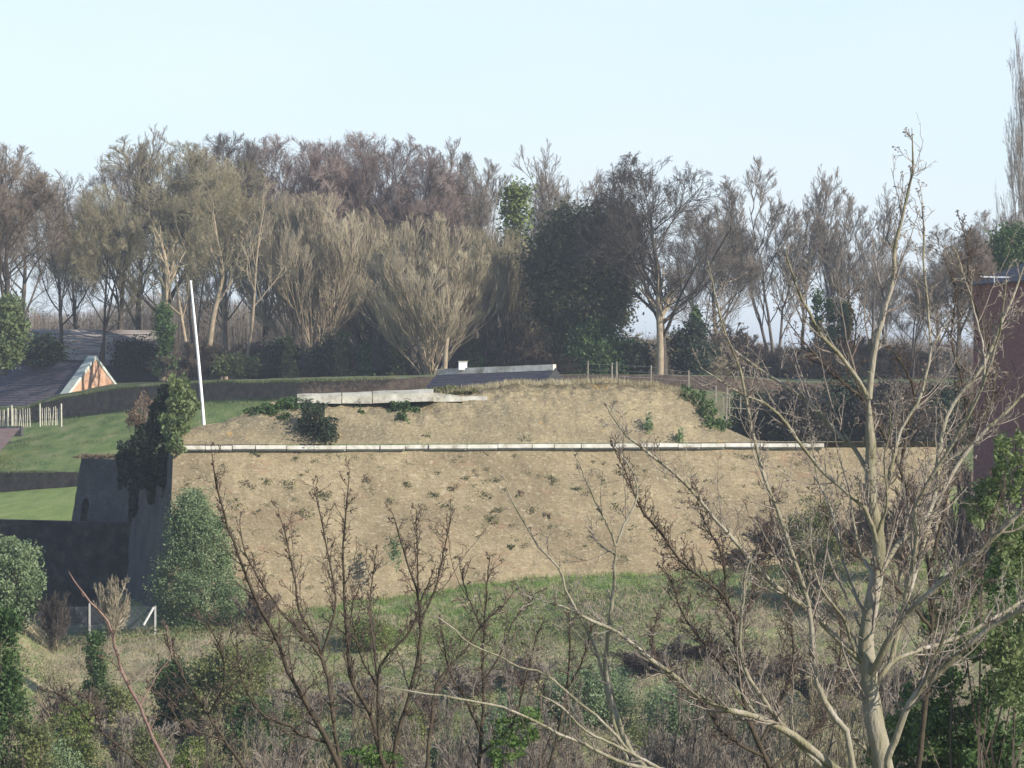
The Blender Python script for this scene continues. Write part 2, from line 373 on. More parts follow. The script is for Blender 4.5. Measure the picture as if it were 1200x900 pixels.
# ================================================================ BASTION
bast = thing('brick_bastion', pt(600,600,200), 'large weathered tan brick bastion with a pale stone cordon below its parapet', 'fortification')
def wobj(g, name, mat, parent, **k):
    o = g.obj(name, mat, parent, **k); o.matrix_parent_inverse = parent.matrix_world.inverted(); return o
bpy.context.view_layer.update()
A_ = pt(203,528,198.); B_ = pt(1110,524,207.)
nf = nrm(np.array([B_[1]-A_[1], -(B_[0]-A_[0]), 0.]))
def front(u, z):
    p = A_+(B_-A_)*u; p = p.copy() if p.ndim == 1 else p; return p
nu, nv = 420, 110
U, V = np.meshgrid(np.linspace(0,1,nu), np.linspace(0,1,nv))
P = A_[None,None]+(B_-A_)[None,None]*U[...,None]; dz = V*12.5
P[...,2] -= dz; P += nf*(dz*.145)[...,None]; P[...,0] -= (dz*.055)*(1-U)
nz = fbm(P,.3,3)*.14+fbm(P,1.7,3)*.045
P += nf*(nz*np.clip(U*30,0,1))[...,None]
wobj(Geo().grid(P), 'front_wall', 'wall', bast, smooth=True)
# flank in plan: three points
fl = [A_, np.array([-23.4,222.,A_[2]]), np.array([-25.0,236.,A_[2]-.6])]
pts = []
for a, b in zip(fl[:-1], fl[1:]):
    for k in range(26): pts.append(a+(b-a)*k/26)
pts.append(fl[-1]); pts = np.array(pts); rowsn = 60
fn = nrm(np.array([-24.,-4.3,0]))
G = []
for j in range(rowsn):
    d = 13.*j/(rowsn-1); q = pts.copy(); q[:,2] -= d; q = q + fn*d*.085; q[:,1] -= d*.145*np.clip(1-np.arange(len(q))/20,0,1); 
    if True: q[0] = A_ + np.array([0,0,-d])+nf*d*.145+np.array([-d*.055,0,0])
    nn = fbm(q,.6,3)*.2; nn[0] = 0; q = q+fn*nn[:,None]; G.append(q)
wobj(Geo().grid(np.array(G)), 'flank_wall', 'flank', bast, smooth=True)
# cordon: separate stones along the front, two courses
g = Geo(); L = np.linalg.norm(B_-A_); d = nrm(B_-A_); s_ = -.15; ax = [d, -nf, np.array([0,0,1.])]
while s_ < L*.84:
    w = rng.uniform(1.3,2.3); jz = rng.normal()*.014; jn = rng.normal()*.03
    if s_ < L*.765 or L*.79 < s_ < L*.825:
        c = A_+d*(s_+w/2)+nf*(.02+jn)+np.array([0,0,.165+jz]); g.box(c, (w/2-.02,.28,.105), ax)
        c = A_+d*(s_+w/2)+nf*(-.05+jn)+np.array([0,0,.01+jz]); g.box(c, (w/2-.03,.23,.035), ax)
    s_ += w
wobj(g, 'cordon', 'stone', bast)
# parapet slope
cx = [196,215,240,262,290,320,350,400,500,520,560,600,650,700,760,790,812,850,880,900,1110]
cy = [519,503,498,494,483,472,469,469,468,462,455,451,449,448,451,457,471,501,515,517,518]
nu = 460; px = np.linspace(203,1110,nu); rows = []; ncr = 26
for i in range(ncr):
    v = i/(ncr-1)
    row = []
    for k, x in enumerate(px):
        u = k/(nu-1); a = A_+(B_-A_)*u + np.array([0,0,.32]) - nf*.25
        c = pt(x, ip(x,cx,cy), 198+9*u+.8+4.4*min(1,max(0,(519-ip(x,cx,cy))/45))); q = a*(1-v)+c*v; q[2] += .35*math.sin(math.pi*v)*min(1,(c[2]-a[2])/2); row.append(q)
    rows.append(row)
P = np.array(rows); ed = np.sin(np.linspace(0,1,ncr)*math.pi*.5)[:,None]
dn = (fbm(P,.5,3)*.14+fbm(P,1.8,3)*.2)*ed*np.clip((519-np.interp(px,cx,cy))/40,.08,1)[None]; P[...,2] += dn; P[...,1] -= dn*.6
crest = P[-1].copy()
wobj(Geo().grid(P), 'parapet', 'parapet', bast, smooth=True)
b1 = crest.copy(); b1[:,1] += 3; b1[:,2] -= .7; b2 = crest.copy(); b2[:,1] += 26; b2[:,2] -= 2.2
wobj(Geo().grid(np.array([crest,b1,b2])), 'rampart_top', 'parapet', bast, smooth=True)
# left closing slope over the flank
c0 = crest[0]; G = []
q0 = pts.copy(); q1 = pts+np.array([1.4,1.0,.9]); q1[0] = crest[2]; q2 = q1+np.array([4,2,-1.8]); q1[:,2] += fbm(q1,.5,2)*.4
wobj(Geo().grid(np.array([q0,(q0+q1)/2,q1,q2])), 'flank_bank', 'parapet', bast, smooth=True)

# ---- arched wall and ditch wall
def wall_between(name, a, b, ztop, zbot, batter, mat, label, cat, thick=1., parent=None, arch=None):
    a = np.array(a); b = np.array(b); d = nrm(b-a); n = np.array([d[1],-d[0],0]); L = np.linalg.norm(b-a)
    root = thing(name, (*((a+b)/2)[:2], zbot), label, cat); bpy.context.view_layer.update()
    nu, nv = 70, 40; U = np.linspace(0,1,nu); H = ztop-zbot; G = Geo(); rows = []
    for v in np.linspace(0,1,nv):
        q = a[None]+(b-a)[None]*U[:,None]; q[:,2] = zbot+H*v; q += n*(H*(1-v)*batter); q -= d*(H*(1-v)*batter*.6)*(1-U)[:,None]
        rows.append(q)
    P = np.array(rows); P += n*(fbm(P,.8,3)*.12)[...,None]
    if arch:
        ax_, aw, ah = arch; s = U*L; inside = (np.abs(s-ax_)[None] < aw/2) & ((P[...,2]-zbot) < ah - (np.abs(s-ax_)[None]/(aw/2))**2*ah*.3)
        idx = np.arange(nu*nv).reshape(nv,nu); f = np.stack([idx[:-1,:-1], idx[:-1,1:], idx[1:,1:], idx[1:,:-1]],-1)
        keep = ~(inside[:-1,:-1]&inside[1:,1:]); G.add(P, f[keep])
        c = a+d*ax_-n*.9; c[2] = zbot+ah/2
        back = Geo().box(c, (aw*.8,.05,ah*.7), [d,n,np.array([0,0,1.])])
    else: G.grid(P)
    top = P[-1]; bk = top-n*thick; G.grid(np.array([top,bk, bk-np.array([0,0,3.])]))
    r = P[:,-1]; G.grid(np.array([r, r-n*thick])); r = P[:,0]; G.grid(np.array([r, r-n*thick]))
    wobj(G, 'masonry', mat, root)
    if arch: wobj(back, 'doorway_shade', 'leaf_dark', root)  # dark panel put in for the shade inside the opening
    return root
a = pt(95,600,240.); b = pt(158,600,234.); L = np.linalg.norm((b-a)[:2]); a[2] = b[2] = 0
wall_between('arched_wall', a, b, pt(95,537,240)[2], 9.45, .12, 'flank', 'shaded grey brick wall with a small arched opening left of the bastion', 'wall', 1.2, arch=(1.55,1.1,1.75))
a = pt(-60,611,240.); b = pt(172,611,231.5); a[2] = b[2] = 0
wall_between('ditch_wall', a, b, 9.72, 1.5, .05, 'bank_shaded', 'dark shaded retaining wall of the ditch below the bright lawn', 'wall', 1.)

# ---- chalk slabs on the crest
g = Geo()
def slab(x0,x1,yt0,yt1,yb,Y,dep,n=14, rag=.05):
    a = np.linspace(x0,x1,n); fr = np.array([pt(x, ip(x,[x0,x1],[yb[0],yb[1]]), Y) for x in a]); tp = np.array([pt(x, ip(x,[x0,x1],[yt0,yt1]), Y+dep) for x in a])
    th = np.array([0,0,.12]); mid = fr.copy(); mid[:,2] = fr[:,2]+(tp[:,2]-fr[:,2])*.6; mid[:,1] += .15
    tp[:,2] += rng.normal(size=n)*rag; mid[:,2] += rng.normal(size=n)*rag; mid[:,1] += rng.normal(size=n)*rag*2; fr[:,2] -= .15
    bkk = tp.copy(); bkk[:,2] -= .8; bkk[:,1] += .3
    g.grid(np.array([fr,mid,tp,bkk])); 
    for e in (0,-1): g.add([fr[e],mid[e],tp[e],bkk[e]], [(0,1,2,3)])
slab(348,400,461.5,460,(469,470),203.6,.9,5,.01); slab(401,436,460,458.6,(469.5,470),204.0,.9,4,.012); slab(437,508,458,455.5,(469.5,467),204.2,1.1,6,.014); slab(495,542,458,464,(468,467.5),204.8,.7,4,.02); slab(505,571,464.4,463.6,(467.6,466.2),205.2,.5,5,.006)
bpy.context.view_layer.update()
tag(g.obj('stone_slab','chalk'), 'long pale broken stone slab lying along the top of the bastion parapet', 'stone slab')
#@@BUILT
# ================================================================ BUILT THINGS
def frame_obj(loc): return np.asarray(loc)
# flagpole
b = pt(238.5,498,206.); t = pt(223.5,331,206.); root = thing('flagpole', b, 'tall white flagpole leaning slightly left at the bastion corner', 'flagpole')
v = t-b; K = 8; P = np.array([[v*k/(K-1)*1.15-v*.15 for k in range(K)]]); P[0,:,0] += np.sin(np.linspace(0,1,K)*3.14)*.04
Geo().tubes(P, np.linspace(.115,.06,K)[None], 12).obj('pole','white',root,smooth=True)
g = Geo().tubes(np.array([[v, v+np.array([0,0,.05]), v+np.array([0,0,.12])]]), np.array([[.05,.09,.03]]), 10); g.obj('finial','white',root,smooth=True)
Geo().box((0,0,-.9),(.22,.22,.3),taper=.85).obj('base','concrete',root)

# low shelter roof behind the crest
root = thing('low_shelter', pt(585,455,226.), 'low shelter with a dark slate roof and pale ridge behind the bastion crest', 'shelter'); bpy.context.view_layer.update()
a = pt(514,436.5,228.); b = pt(651,431.,224.5); dd = nrm(b-a); h = nrm(np.array([dd[1],-dd[0],0.])); 
fa, fb = a+h*3.4+np.array([0,0,-1.7]), b+h*3.4+np.array([0,0,-1.9]); ba, bb = a-h*3+np.array([0,0,-1.7]), b-h*3+np.array([0,0,-1.7])
g = Geo()
def plank_roof(g, e0, e1, r0, r1, n=9, st=.015, nu=30):
    """overlapping courses from eaves to ridge"""
    up = np.cross(nrm(e1-e0), nrm(r0-e0)); up = up if up[2] > 0 else -up
    for k in range(n):
        q0 = e0+(r0-e0)*k/n; q1 = e1+(r1-e1)*k/n; s0 = e0+(r0-e0)*(k+1)/n; s1 = e1+(r1-e1)*(k+1)/n; t = np.linspace(0,1,nu)[:,None]
        lo = q0+(q1-q0)*t; hi = s0+(s1-s0)*t; j = rng.normal(size=(nu,1))*.006
        g.grid(np.array([lo, lo+up*(st+j), hi+up*.004]))
plank_roof(g, fa, fb, a, b, 10); plank_roof(g, ba, bb, a, b, 8)
wobj(g,'roof','dslate',root)
g = Geo(); n = 9
for k in range(n):
    p = a+(b-a)*(k+.5)/n; g.box(p+np.array([0,0,.03])+h*.12, (np.linalg.norm(b-a)/n/2-.01,.24,.19), [dd,h,np.array([0,0,1.])])
wobj(g,'ridge_coping','stone',root)
g = Geo(); 
for w0, w1 in ((fa,fb),(ba,bb),(fa,ba),(fb,bb)):
    w0 = w0-(h if w0 is not ba else -h)*.3*0; g.grid(np.array([[w0,w1],[w0-np.array([0,0,2.]),w1-np.array([0,0,2.])]]))
g.add([fa,a,ba,ba],[(0,1,2,3)]); g.add([fb,b,bb,bb],[(0,1,2,3)])
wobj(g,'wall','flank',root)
c = pt(542.5,432,227.); root = thing('white_box', c, 'small white box standing above the pale shelter ridge', 'box')
g = Geo().box((0,0,.18),(.27,.2,.26)); g.obj('housing','white',root); Geo().box((0,0,.46),(.3,.23,.03)).obj('lid','stone',root)
Geo().box((0,0,-.25),(.05,.05,.25)).obj('post','post',root)

# post and wire fence on the crest
root = thing('wire_fence', pt(725,452,212.), 'thin wooden post and wire fence along the crest right of the shelter', 'fence'); bpy.context.view_layer.update()
tops = []
for x, yt, yb, Y in ((632,434,446,226),(688,423,450,212),(716,425,450,213),(721.5,424,450,211.5),(762,428,450,214),(806,434,452,217),(838,452,468,219),(851,448,500,218)):
    p0, p1 = pt(x+rng.normal()*.5,yb+4,Y), pt(x+1,yt,Y); g = Geo().tubes(np.array([[p0,(p0+p1)/2,p1]]), np.array([[.06,.055,.05]]),6); wobj(g,'post','post',root); tops.append((p0,p1))
g = Geo()
for (p0,p1),(q0,q1) in zip(tops[:-1],tops[1:]):
    for f in (.45,.68,.92):
        a, b = p0+(p1-p0)*f, q0+(q1-q0)*f; m = (a+b)/2-np.array([0,0,.04]); g.tubes(np.array([[a,m,b]]), np.full((1,3),.007),3)
wobj(g,'wire','wire',root)
# white rail right of the parapet
root = thing('timber_rail', pt(858,482,220.), 'short pale timber rail fence at the right end of the parapet', 'fence'); bpy.context.view_layer.update()
for x in (848,855,868):
    wobj(Geo().box(pt(x,474,222.),(.04,.04,.5)),'post','post',root)
a, b = pt(846,477,222.), pt(884,480,222.); wobj(Geo().tubes(np.array([[a,(a+b)/2,b]]),np.full((1,3),.035),5),'rail','post',root)

# chain link fence on the ditch edge
root = thing('chain_link_fence', pt(108,728,189.5), 'chain link fence with white concrete posts along the ditch edge', 'fence'); bpy.context.view_layer.update()
bot = []
for x, yt in ((-60,708),(-12,708),(34,709),(105,707),(182,710)):
    Y = 189.6; p = pt(x,yt,Y); z0 = float(ground_z(p[0],Y))-.3; hgt = (p[2]-z0)/2
    wobj(Geo().box((p[0],Y,z0+hgt),(.055,.055,hgt),taper=.8),'post','concrete',root); bot.append((p, z0+.3))
p = pt(180,712,189.4); q = pt(168,733,188.2); wobj(Geo().tubes(np.array([[p,(p+q)/2,q]]),np.full((1,3),.06),5),'strut','concrete',root)
g = Geo(); p0 = bot[0][0]; p1 = bot[-1][0]; X0, X1 = p0[0], p1[0]; ztop = p1[2]-.06; hh = 1.15; segs = []
x = X0
while x < X1:
    for s in (1,-1):
        a = np.array([x,189.6,ztop-hh]); b = np.array([x+s*hh*.9,189.6,ztop])
        if X0 <= b[0] <= X1: segs.append((a,b))
    x += .12
segs += [(np.array([X0,189.58,ztop-f]),np.array([X1,189.58,ztop-f])) for f in (0,.55,1.12)]
sg = np.array(segs); g.tubes(sg, np.full(sg.shape[:2],.0055),3); wobj(g,'wire_mesh','wire',root)

# split paling fence by the house
def paling(x0,x1,yt,yb,Y,label,tall=None):
    root = thing('paling_fence', pt((x0+x1)/2,yb,Y), label, 'fence', 'paling fence sections by the house'); bpy.context.view_layer.update()
    g = Geo(); x = x0
    while x <= x1:
        a = pt(x+rng.normal()*.4, yb+1.5, Y+rng.normal()*.03); b = pt(x+rng.normal()*.6, yt+rng.normal()*1., Y); g.tubes(np.array([[a,(a+b)/2,b]]), np.array([[.045,.045,.03]]),4); x += 2.5
    wobj(g,'paling','pale_wood',root)
    g = Geo()
    for f in (.3,.75):
        a, b = pt(x0,yb+(yt-yb)*f,Y-.05), pt(x1,yb+(yt-yb)*f,Y-.05); g.tubes(np.array([[a,b]]),np.full((1,2),.02),3)
    wobj(g,'binding_wire','wire',root)
    for xx in ((x0,) if tall is None else tall): 
        a, b = pt(xx,yb+3,Y-.1), pt(xx-.3,yt-4,Y-.1); wobj(Geo().tubes(np.array([[a,(a+b)/2,b]]),np.full((1,3),.08),6),'post','pale_wood',root)
paling(-30,9,482,498,316,'split paling fence section cut off by the left picture edge',(-30,9.5))
paling(15,37,479,499,315,'split paling fence section beside a tall post near the brick kerb',(14,))
paling(47,72,477,497,316,'rightmost leaning split paling fence section on the lawn',(47,72))

# low brick kerb wall and ramp
root = thing('garden_wall', pt(0,505,312.), 'low dark brick garden wall below the paling fence', 'wall'); bpy.context.view_layer.update()
a, b = pt(-60,504,312.), pt(26,504,310.); dd = nrm(b-a); hn = np.array([dd[1],-dd[0],0.])
wobj(Geo().box((a+b)/2-np.array([0,0,.1]),(np.linalg.norm(b-a)/2,.25,.45),[dd,hn,np.array([0,0,1.])]),'brickwork','flank',root)
P = np.array([[pt(-60,506,311.),pt(24,503,309.)],[pt(-60,560,293.),pt(-18,552,293.)]]); P[...,2] += .12; 
GG = np.array([[P[0,0]*(1-i/6)+P[0,1]*i/6]+[ (P[0,0]*(1-i/6)+P[0,1]*i/6)*(1-j/8)+(P[1,0]*(1-i/6)+P[1,1]*i/6)*j/8 for j in range(1,9)] for i in range(7)])
M['pathm'] = nmat('path_brick', [(.15,.09,.075),(.22,.16,.14)], 1.5, .9)
tag(Geo().grid(GG).obj('path','pathm'), kind='structure', label='reddish path running down beside the lawn')

# gabled slate house
ap = pt(111,419,352.); gd = np.array([.62,.785,0]); rd = np.array([-.785,.62,0]); hw = 6.6; rise = 6.4; Z = np.array([0,0,1.])
root = thing('slate_roofed_house', ap*np.array([1,1,0])+rd*6+Z*12, 'long slate roofed house with a sunlit orange brick gable', 'house'); bpy.context.view_layer.update()
LN = 30.; r_a, r_b = ap+rd*.2-Z*.35, ap+rd*LN-Z*.35; e_a, e_b = r_a-gd*hw-Z*rise, r_b-gd*hw-Z*rise; f_a, f_b = r_a+gd*hw-Z*rise, r_b+gd*hw-Z*rise
g = Geo(); plank_roof(g,e_a,e_b,r_a,r_b,26,.03,60); plank_roof(g,f_a,f_b,r_a,r_b,26,.03,60); rf = wobj(g,'roof','slate',root)
g = Geo(); n = 40
for k in range(n): g.box(r_a+(r_b-r_a)*(k+.5)/n+Z*.04,(LN/n/2-.01,.13,.07),[rd,gd,Z])
o = wobj(g,'ridge_tile','dslate',rf); o.matrix_parent_inverse = rf.matrix_world.inverted()
g = Geo(); gn = -rd
for sgn in (-1,1):
    e = ap+gd*sgn*hw-Z*rise; c = (ap+e)/2; ddr = nrm(e-ap); upn = nrm(np.cross(ddr, gn)); upn = upn if upn[2] > 0 else -upn
    g.box(c+rd*.35+upn*.02,(np.linalg.norm(e-ap)/2+.1,.55,.13),[ddr,rd,upn])
wobj(g,'gable_coping','coping',root)
o_ = ap-Z*.2-rd*.12; l_ = o_-gd*(hw-.2)-Z*(rise-.2); rr_ = o_+gd*(hw-.2)-Z*(rise-.2)
g = Geo(); n = 20; top = np.array([l_+(o_-l_)*k/n for k in range(n)]+[o_+(rr_-o_)*k/n for k in range(n+1)]); bt = top.copy(); bt[:,2] = l_[2]-3; g.grid(np.array([top,bt]))
wobj(g,'gable_wall','gable',root)
g = Geo(); 
for q in ((e_a,e_b),(f_a,f_b)): g.grid(np.array([[q[0]+Z*.05,q[1]+Z*.05],[q[0]-Z*3,q[1]-Z*3]]))
g.grid(np.array([[e_b,r_b],[e_b-Z*3,f_b-Z*3+0*r_b]])); wobj(g,'side_wall','gable',root)

# tiled house further back
root = thing('tiled_house', pt(105,430,372.), 'pale streaked tiled roof of a house behind the bare trees', 'house'); bpy.context.view_layer.update()
a, b = pt(38,386,374.), pt(188,387,370.); e0, e1 = pt(20,428,367.), pt(206,428,363.); k0, k1 = a+np.array([-1,9,-4.]), b+np.array([1,9,-4.])
g = Geo(); plank_roof(g,e0,e1,a,b,15,.05,60); plank_roof(g,k0,k1,a,b,6); g.grid(np.array([[e0,a],[e0,k0]])); g.grid(np.array([[e1,b],[e1,k1]])); wobj(g,'roof','tiles',root)
g = Geo(); g.grid(np.array([[e0,e1],[e0-Z*3,e1-Z*3]])); g.grid(np.array([[k0,k1],[k0-Z*3,k1-Z*3]])); g.grid(np.array([[e0,k0],[e0-Z*3,k0-Z*3]])); g.grid(np.array([[e1,k1],[e1-Z*3,k1-Z*3]])); wobj(g,'wall','flank',root)
g = Geo(); g.tubes(np.array([[pt(33,391,366.),pt(48,407,366.),pt(64,424,366.)]]),np.full((1,3),.16),4); wobj(g,'barge_board','coping',root)

# maroon house at right
root = thing('red_house', pt(1185,620,230.), 'dark red tile-hung house at the right edge behind the pale tree', 'house'); bpy.context.view_layer.update()
c_ = pt(1141,331,236.); a = pt(1236,331,219.); a[2] = c_[2]; b = a+np.array([9,2.2,0]); g = Geo(); H = 19.
def tilewall(g,a,b,H,n=88):
    hn = nrm(np.array([b[1]-a[1],-(b[0]-a[0]),0.])); t = np.linspace(0,1,40)[:,None]
    for k in range(n):
        z0, z1 = H*k/n, H*(k+1)/n; lo = a+(b-a)*t-Z*z1+hn*(.035+rng.normal(size=(40,1))*.006); hi = a+(b-a)*t-Z*z0+hn*.004; lo2 = lo-hn*.04
        g.grid(np.array([hi,lo,lo2]))
tilewall(g,a,b,H); tilewall(g,c_,a,H); bq = b+nrm(c_-a)*12; tilewall(g,b,bq,H,30); tilewall(g,bq,c_,H,30); wobj(g,'wall','maroon',root)
rz = c_+np.array([5.,1.2,1.9]); r1_ = a+np.array([5.,1.2,1.9])
g = Geo(); eo = np.array([-.35,-.1,-.15]); plank_roof(g,c_+eo,a+eo,rz,r1_,16); g.add([c_,rz,c_+np.array([10,2.4,0]),c_+np.array([5,1.2,-1])],[(0,1,2,3)]); wobj(g,'roof','dslate',root)
g = Geo(); q0, q1 = c_+eo*1.1, a+eo*1.1; g.tubes(np.array([[q0,(q0+q1)/2,q1]]),np.full((1,3),.05),6); wobj(g,'gutter','dslate',root)
g = Geo(); m0 = pt(1165,336,230.); m1 = pt(1165,324,230.); g.tubes(np.array([[m0,m1]]),np.full((1,2),.03),5)
h0, h1 = pt(1150,324.5,230.), pt(1182,325,230.); g.tubes(np.array([[h0,h1]]),np.full((1,2),.03),5)
for f in np.linspace(0,1,9):
    c = h0+(h1-h0)*f; e = np.array([.0,.24,.07]); g.tubes(np.array([[c-e,c+e]]),np.full((1,2),.018),4)
wobj(g,'aerial','white',root)
#@@TREES
# ================================================================ BACKGROUND TREES
def put_tree(name, spec, px, yb, ytp, wpx, Y, label, bark, twig, group='bare trees on the skyline', rz=None):
    """spec: (trunk mesh, crown mesh, H, W) normalised to H=W=1"""
    b = pt(px,yb,Y); H = (yb-ytp)/F*Y*1.05; W = wpx/F*Y*1.18
    root = thing(name, b, label, 'tree', group, rz if rz is not None else rng.uniform(0,6.28)); root.scale = (W/spec[3],W/spec[3],H/spec[2])
    for n_, me, mt in (('trunk',spec[0],bark),('crown',spec[1],twig)):
        o = bpy.data.objects.new(n_, me); C.objects.link(o); o.parent = root
        o.material_slots[0].link = 'OBJECT'; o.material_slots[0].material = M[mt]
    return root
def spec(H, W, **k):
    a, b = bare_tree(H, W, **k); return (a.mesh('trunk','bark_grey',True), b.mesh('crown','twig_grey'), H, W)
T = {}
RL = [(.45,.66),(.45,.68),(.5,.75),(.55,.9),(.6,1.)]
T['round'] = spec(23, 8, env=(.52,1.25,.72), ns=(13,8,7,5,4), tw=.014, r0=.36, clear=.22, up=.07, angs=[(.45,1.1),(.4,1.),(.3,.75),(.2,.6),(.2,.55)], lens=RL)
T['round2'] = spec(22, 8, env=(.52,1.25,.72), ns=(9,8,7,5,4), tw=.014, r0=.34, clear=.2, stems=2, spread=.45, up=.08, angs=[(.45,1.1),(.4,1.),(.3,.75),(.2,.6),(.2,.55)], lens=RL)
T['round3'] = spec(22, 8, env=(.52,1.25,.72), ns=(7,7,7,5,4), tw=.014, r0=.34, clear=.25, stems=3, spread=.5, up=.08, angs=[(.4,1.),(.4,1.),(.3,.75),(.2,.6),(.2,.55)], lens=RL)
BL = [(.4,.6),(.45,.7),(.55,.8),(.5,.8),(1,1)]; BA = [(.2,.5),(.2,.5),(.15,.45),(.1,.4),(.1,.45)]
T['brush'] = spec(17, 7.5, env=(.48,1.15,.74), stems=22, spread=1., ns=(9,6,6,5,0), tw=.012, r0=.36, clear=.2, up=.12, angs=BA, lens=BL, wig=.07)
T['brush2'] = spec(16, 7, env=(.48,1.15,.74), stems=20, spread=1., ns=(9,6,6,5,0), tw=.012, r0=.36, clear=.15, up=.12, angs=BA, lens=BL, wig=.08)
T['oak'] = spec(20, 9, env=(.55,1.3,.8), ns=(18,8,6,5,4), tw=.015, r0=.42, clear=.22, up=.05, wig=.2, angs=[(.55,1.25),(.35,.9),(.35,.9),(.2,.6),(.2,.6)], lens=[(.62,.85),(.42,.65),(.45,.65),(.5,.8),(.55,.9)])
T['slender'] = spec(20, 4.6, ns=(9,6,5,4,4), tw=.012, r0=.22, clear=.22, up=.16, stems=3, spread=.5, angs=[(.3,.7),(.3,.6),(.2,.6),(.2,.5),(.2,.5)], lens=[(.35,.5),(.45,.6),(.5,.7),(.6,.9),(.6,.9)])
T['slender2'] = spec(20, 5, ns=(14,6,5,4,4), tw=.012, r0=.22, clear=.25, up=.12, stems=1, angs=[(.35,.8),(.3,.7),(.2,.6),(.2,.5),(.2,.5)])
T['bush'] = spec(8, 5, stems=16, spread=.9, ns=(6,6,6,5,4), tw=.017, r0=.2, clear=.08, up=.1, angs=[(.25,.8)]*5)
BT = [ # type, px, base, top, halfw, Y, bark, twig, label
('round',2,440,163,72,352,'bark_dark','twig_brown','dark brown rounded bare tree at the left edge of the wood'),
('slender2',72,430,205,48,366,'bark_grey','twig_grey','sparse grey tree filling the notch right of the leftmost tree'),
('round2',118,428,212,56,358,'bark_dark','twig_olive','many-stemmed dark tree standing in front of the tiled roof'),
('round',192,445,158,96,366,'bark_grey','twig_olive','broad olive-twigged tree with an ivy covered trunk'),
('round2',262,446,178,62,354,'bark_tan','twig_olive','olive tree between the flagpole and the thin pale trunk'),
('slender2',140,432,160,60,372,'bark_grey','twig_grey','tall grey tree behind the many-stemmed tree by the tiled roof'),
('round2',272,440,147,68,374,'bark_dark','twig_dark','tall dark tree whose top stands just left of the red twigged trees'),
('round',345,440,158,74,378,'bark_dark','twig_purple','leftmost reddish purple twigged tree on the skyline'),
('round2',415,440,150,76,380,'bark_dark','twig_purple','tallest reddish purple twigged tree above the pale brush'),
('round',482,440,163,66,376,'bark_dark','twig_purple','purple-brown tree on the skyline right of the tallest red twigged one'),
('slender',538,440,176,44,378,'bark_grey','twig_grey','thin grey tree where the purple tree line slopes down'),
('slender2',575,440,195,36,380,'bark_grey','twig_grey','small pale grey tree just left of the ivy-clad tree top'),
('brush',372,452,222,84,352,'bark_tan','twig_tan','large pale tan bush-like tree with many upright stems'),
('brush2',505,452,250,78,332,'bark_tan','twig_tan','pale tan tree with fanned upright stems above the chalk slab'),
('brush',585,452,262,68,346,'bark_grey','twig_olive','olive brown brushy tree left of the dark evergreen oak'),
('brush2',440,450,262,66,358,'bark_grey','twig_olive','olive brushy tree between the two pale tan ones'),
('slender2',662,440,181,52,384,'bark_grey','twig_grey','faint grey tree rising behind the dark evergreen oak'),
('oak',776,446,181,88,328,'bark_dark','twig_dark','spreading bare tree with dark limbs right of the evergreen oak'),
('round',838,446,250,54,345,'bark_grey','twig_grey','lower grey-brown tree on the right flank of the spreading tree'),
('slender',905,440,198,46,368,'bark_grey','twig_grey','first tall slender tree right of the gap in the skyline'),
('slender2',940,440,205,42,374,'bark_grey','twig_grey','second slender tree of the thin skyline group'),
('slender',980,440,217,40,370,'bark_grey','twig_grey','third slender tree of the thin skyline group'),
('slender2',1022,440,226,40,372,'bark_grey','twig_grey','rightmost slender tree behind the tip of the pale tree'),
('round2',1068,446,300,40,340,'bark_dark','twig_brown','low brown tree right of the slender group'),
('round',1122,450,262,50,318,'bark_dark','twig_brown','dense brown tree left of the dark red house'),
('round2',1176,450,240,52,322,'bark_dark','twig_brown','dense brown tree below the poplars at the right edge'),
('slender2',1189,450,152,15,336,'bark_grey','twig_grey','shorter narrow poplar at the right edge'),
('slender2',1204,450,50,19,330,'bark_grey','twig_grey','tallest narrow poplar cut by the right picture edge'),
]
BK = [('round',25,190,60,'grey tree faintly seen behind the leftmost dark tree'),('round3',92,205,56,'grey tree behind the notch at the left of the wood'),('round',160,172,62,'grey tree behind the top of the broad olive tree'),
('round3',225,158,60,'grey tree behind the flagpole tip'),('round2',305,152,64,'grey tree behind the leftmost reddish tree'),('round3',380,152,66,'dusky tree behind the dip between two reddish trees'),
('round',450,156,64,'dusky tree behind the purple skyline'),('round2',515,172,52,'grey tree behind the sloping purple tree line'),('round3',560,200,44,'low grey tree behind the slope left of the ivy-clad top'),
('round',640,205,44,'low grey tree between the ivy-clad top and evergreen oak'),('round2',715,196,46,'faint grey tree behind the left limbs of the spreading tree'),('round3',820,232,44,'faint grey tree behind the right limbs of the spreading tree'),
('round3',1040,288,46,'low faint tree behind the tip of the pale tree'),('round',1100,282,46,'brown tree behind the dense brown tree by the red house'),('round2',1150,258,40,'brown tree behind the red house')]
for i_, (t_, px_, yt_, w_, lab) in enumerate(BK):
    BT.append((t_, px_, 438, yt_, w_, 392+8*(i_%3), 'bark_grey' if px_ > 540 or px_ < 280 else 'bark_dark', 'twig_grey' if px_ < 280 or px_ > 530 else 'twig_purple', lab))
for t_, px_, yb_, yt_, w_, Y_, bk, tw_, lab in BT:
    put_tree('poplar_tree' if 'poplar' in lab and 'below' not in lab else 'bare_tree', T[t_], px_, yb_, yt_, w_, Y_, lab, bk, tw_)
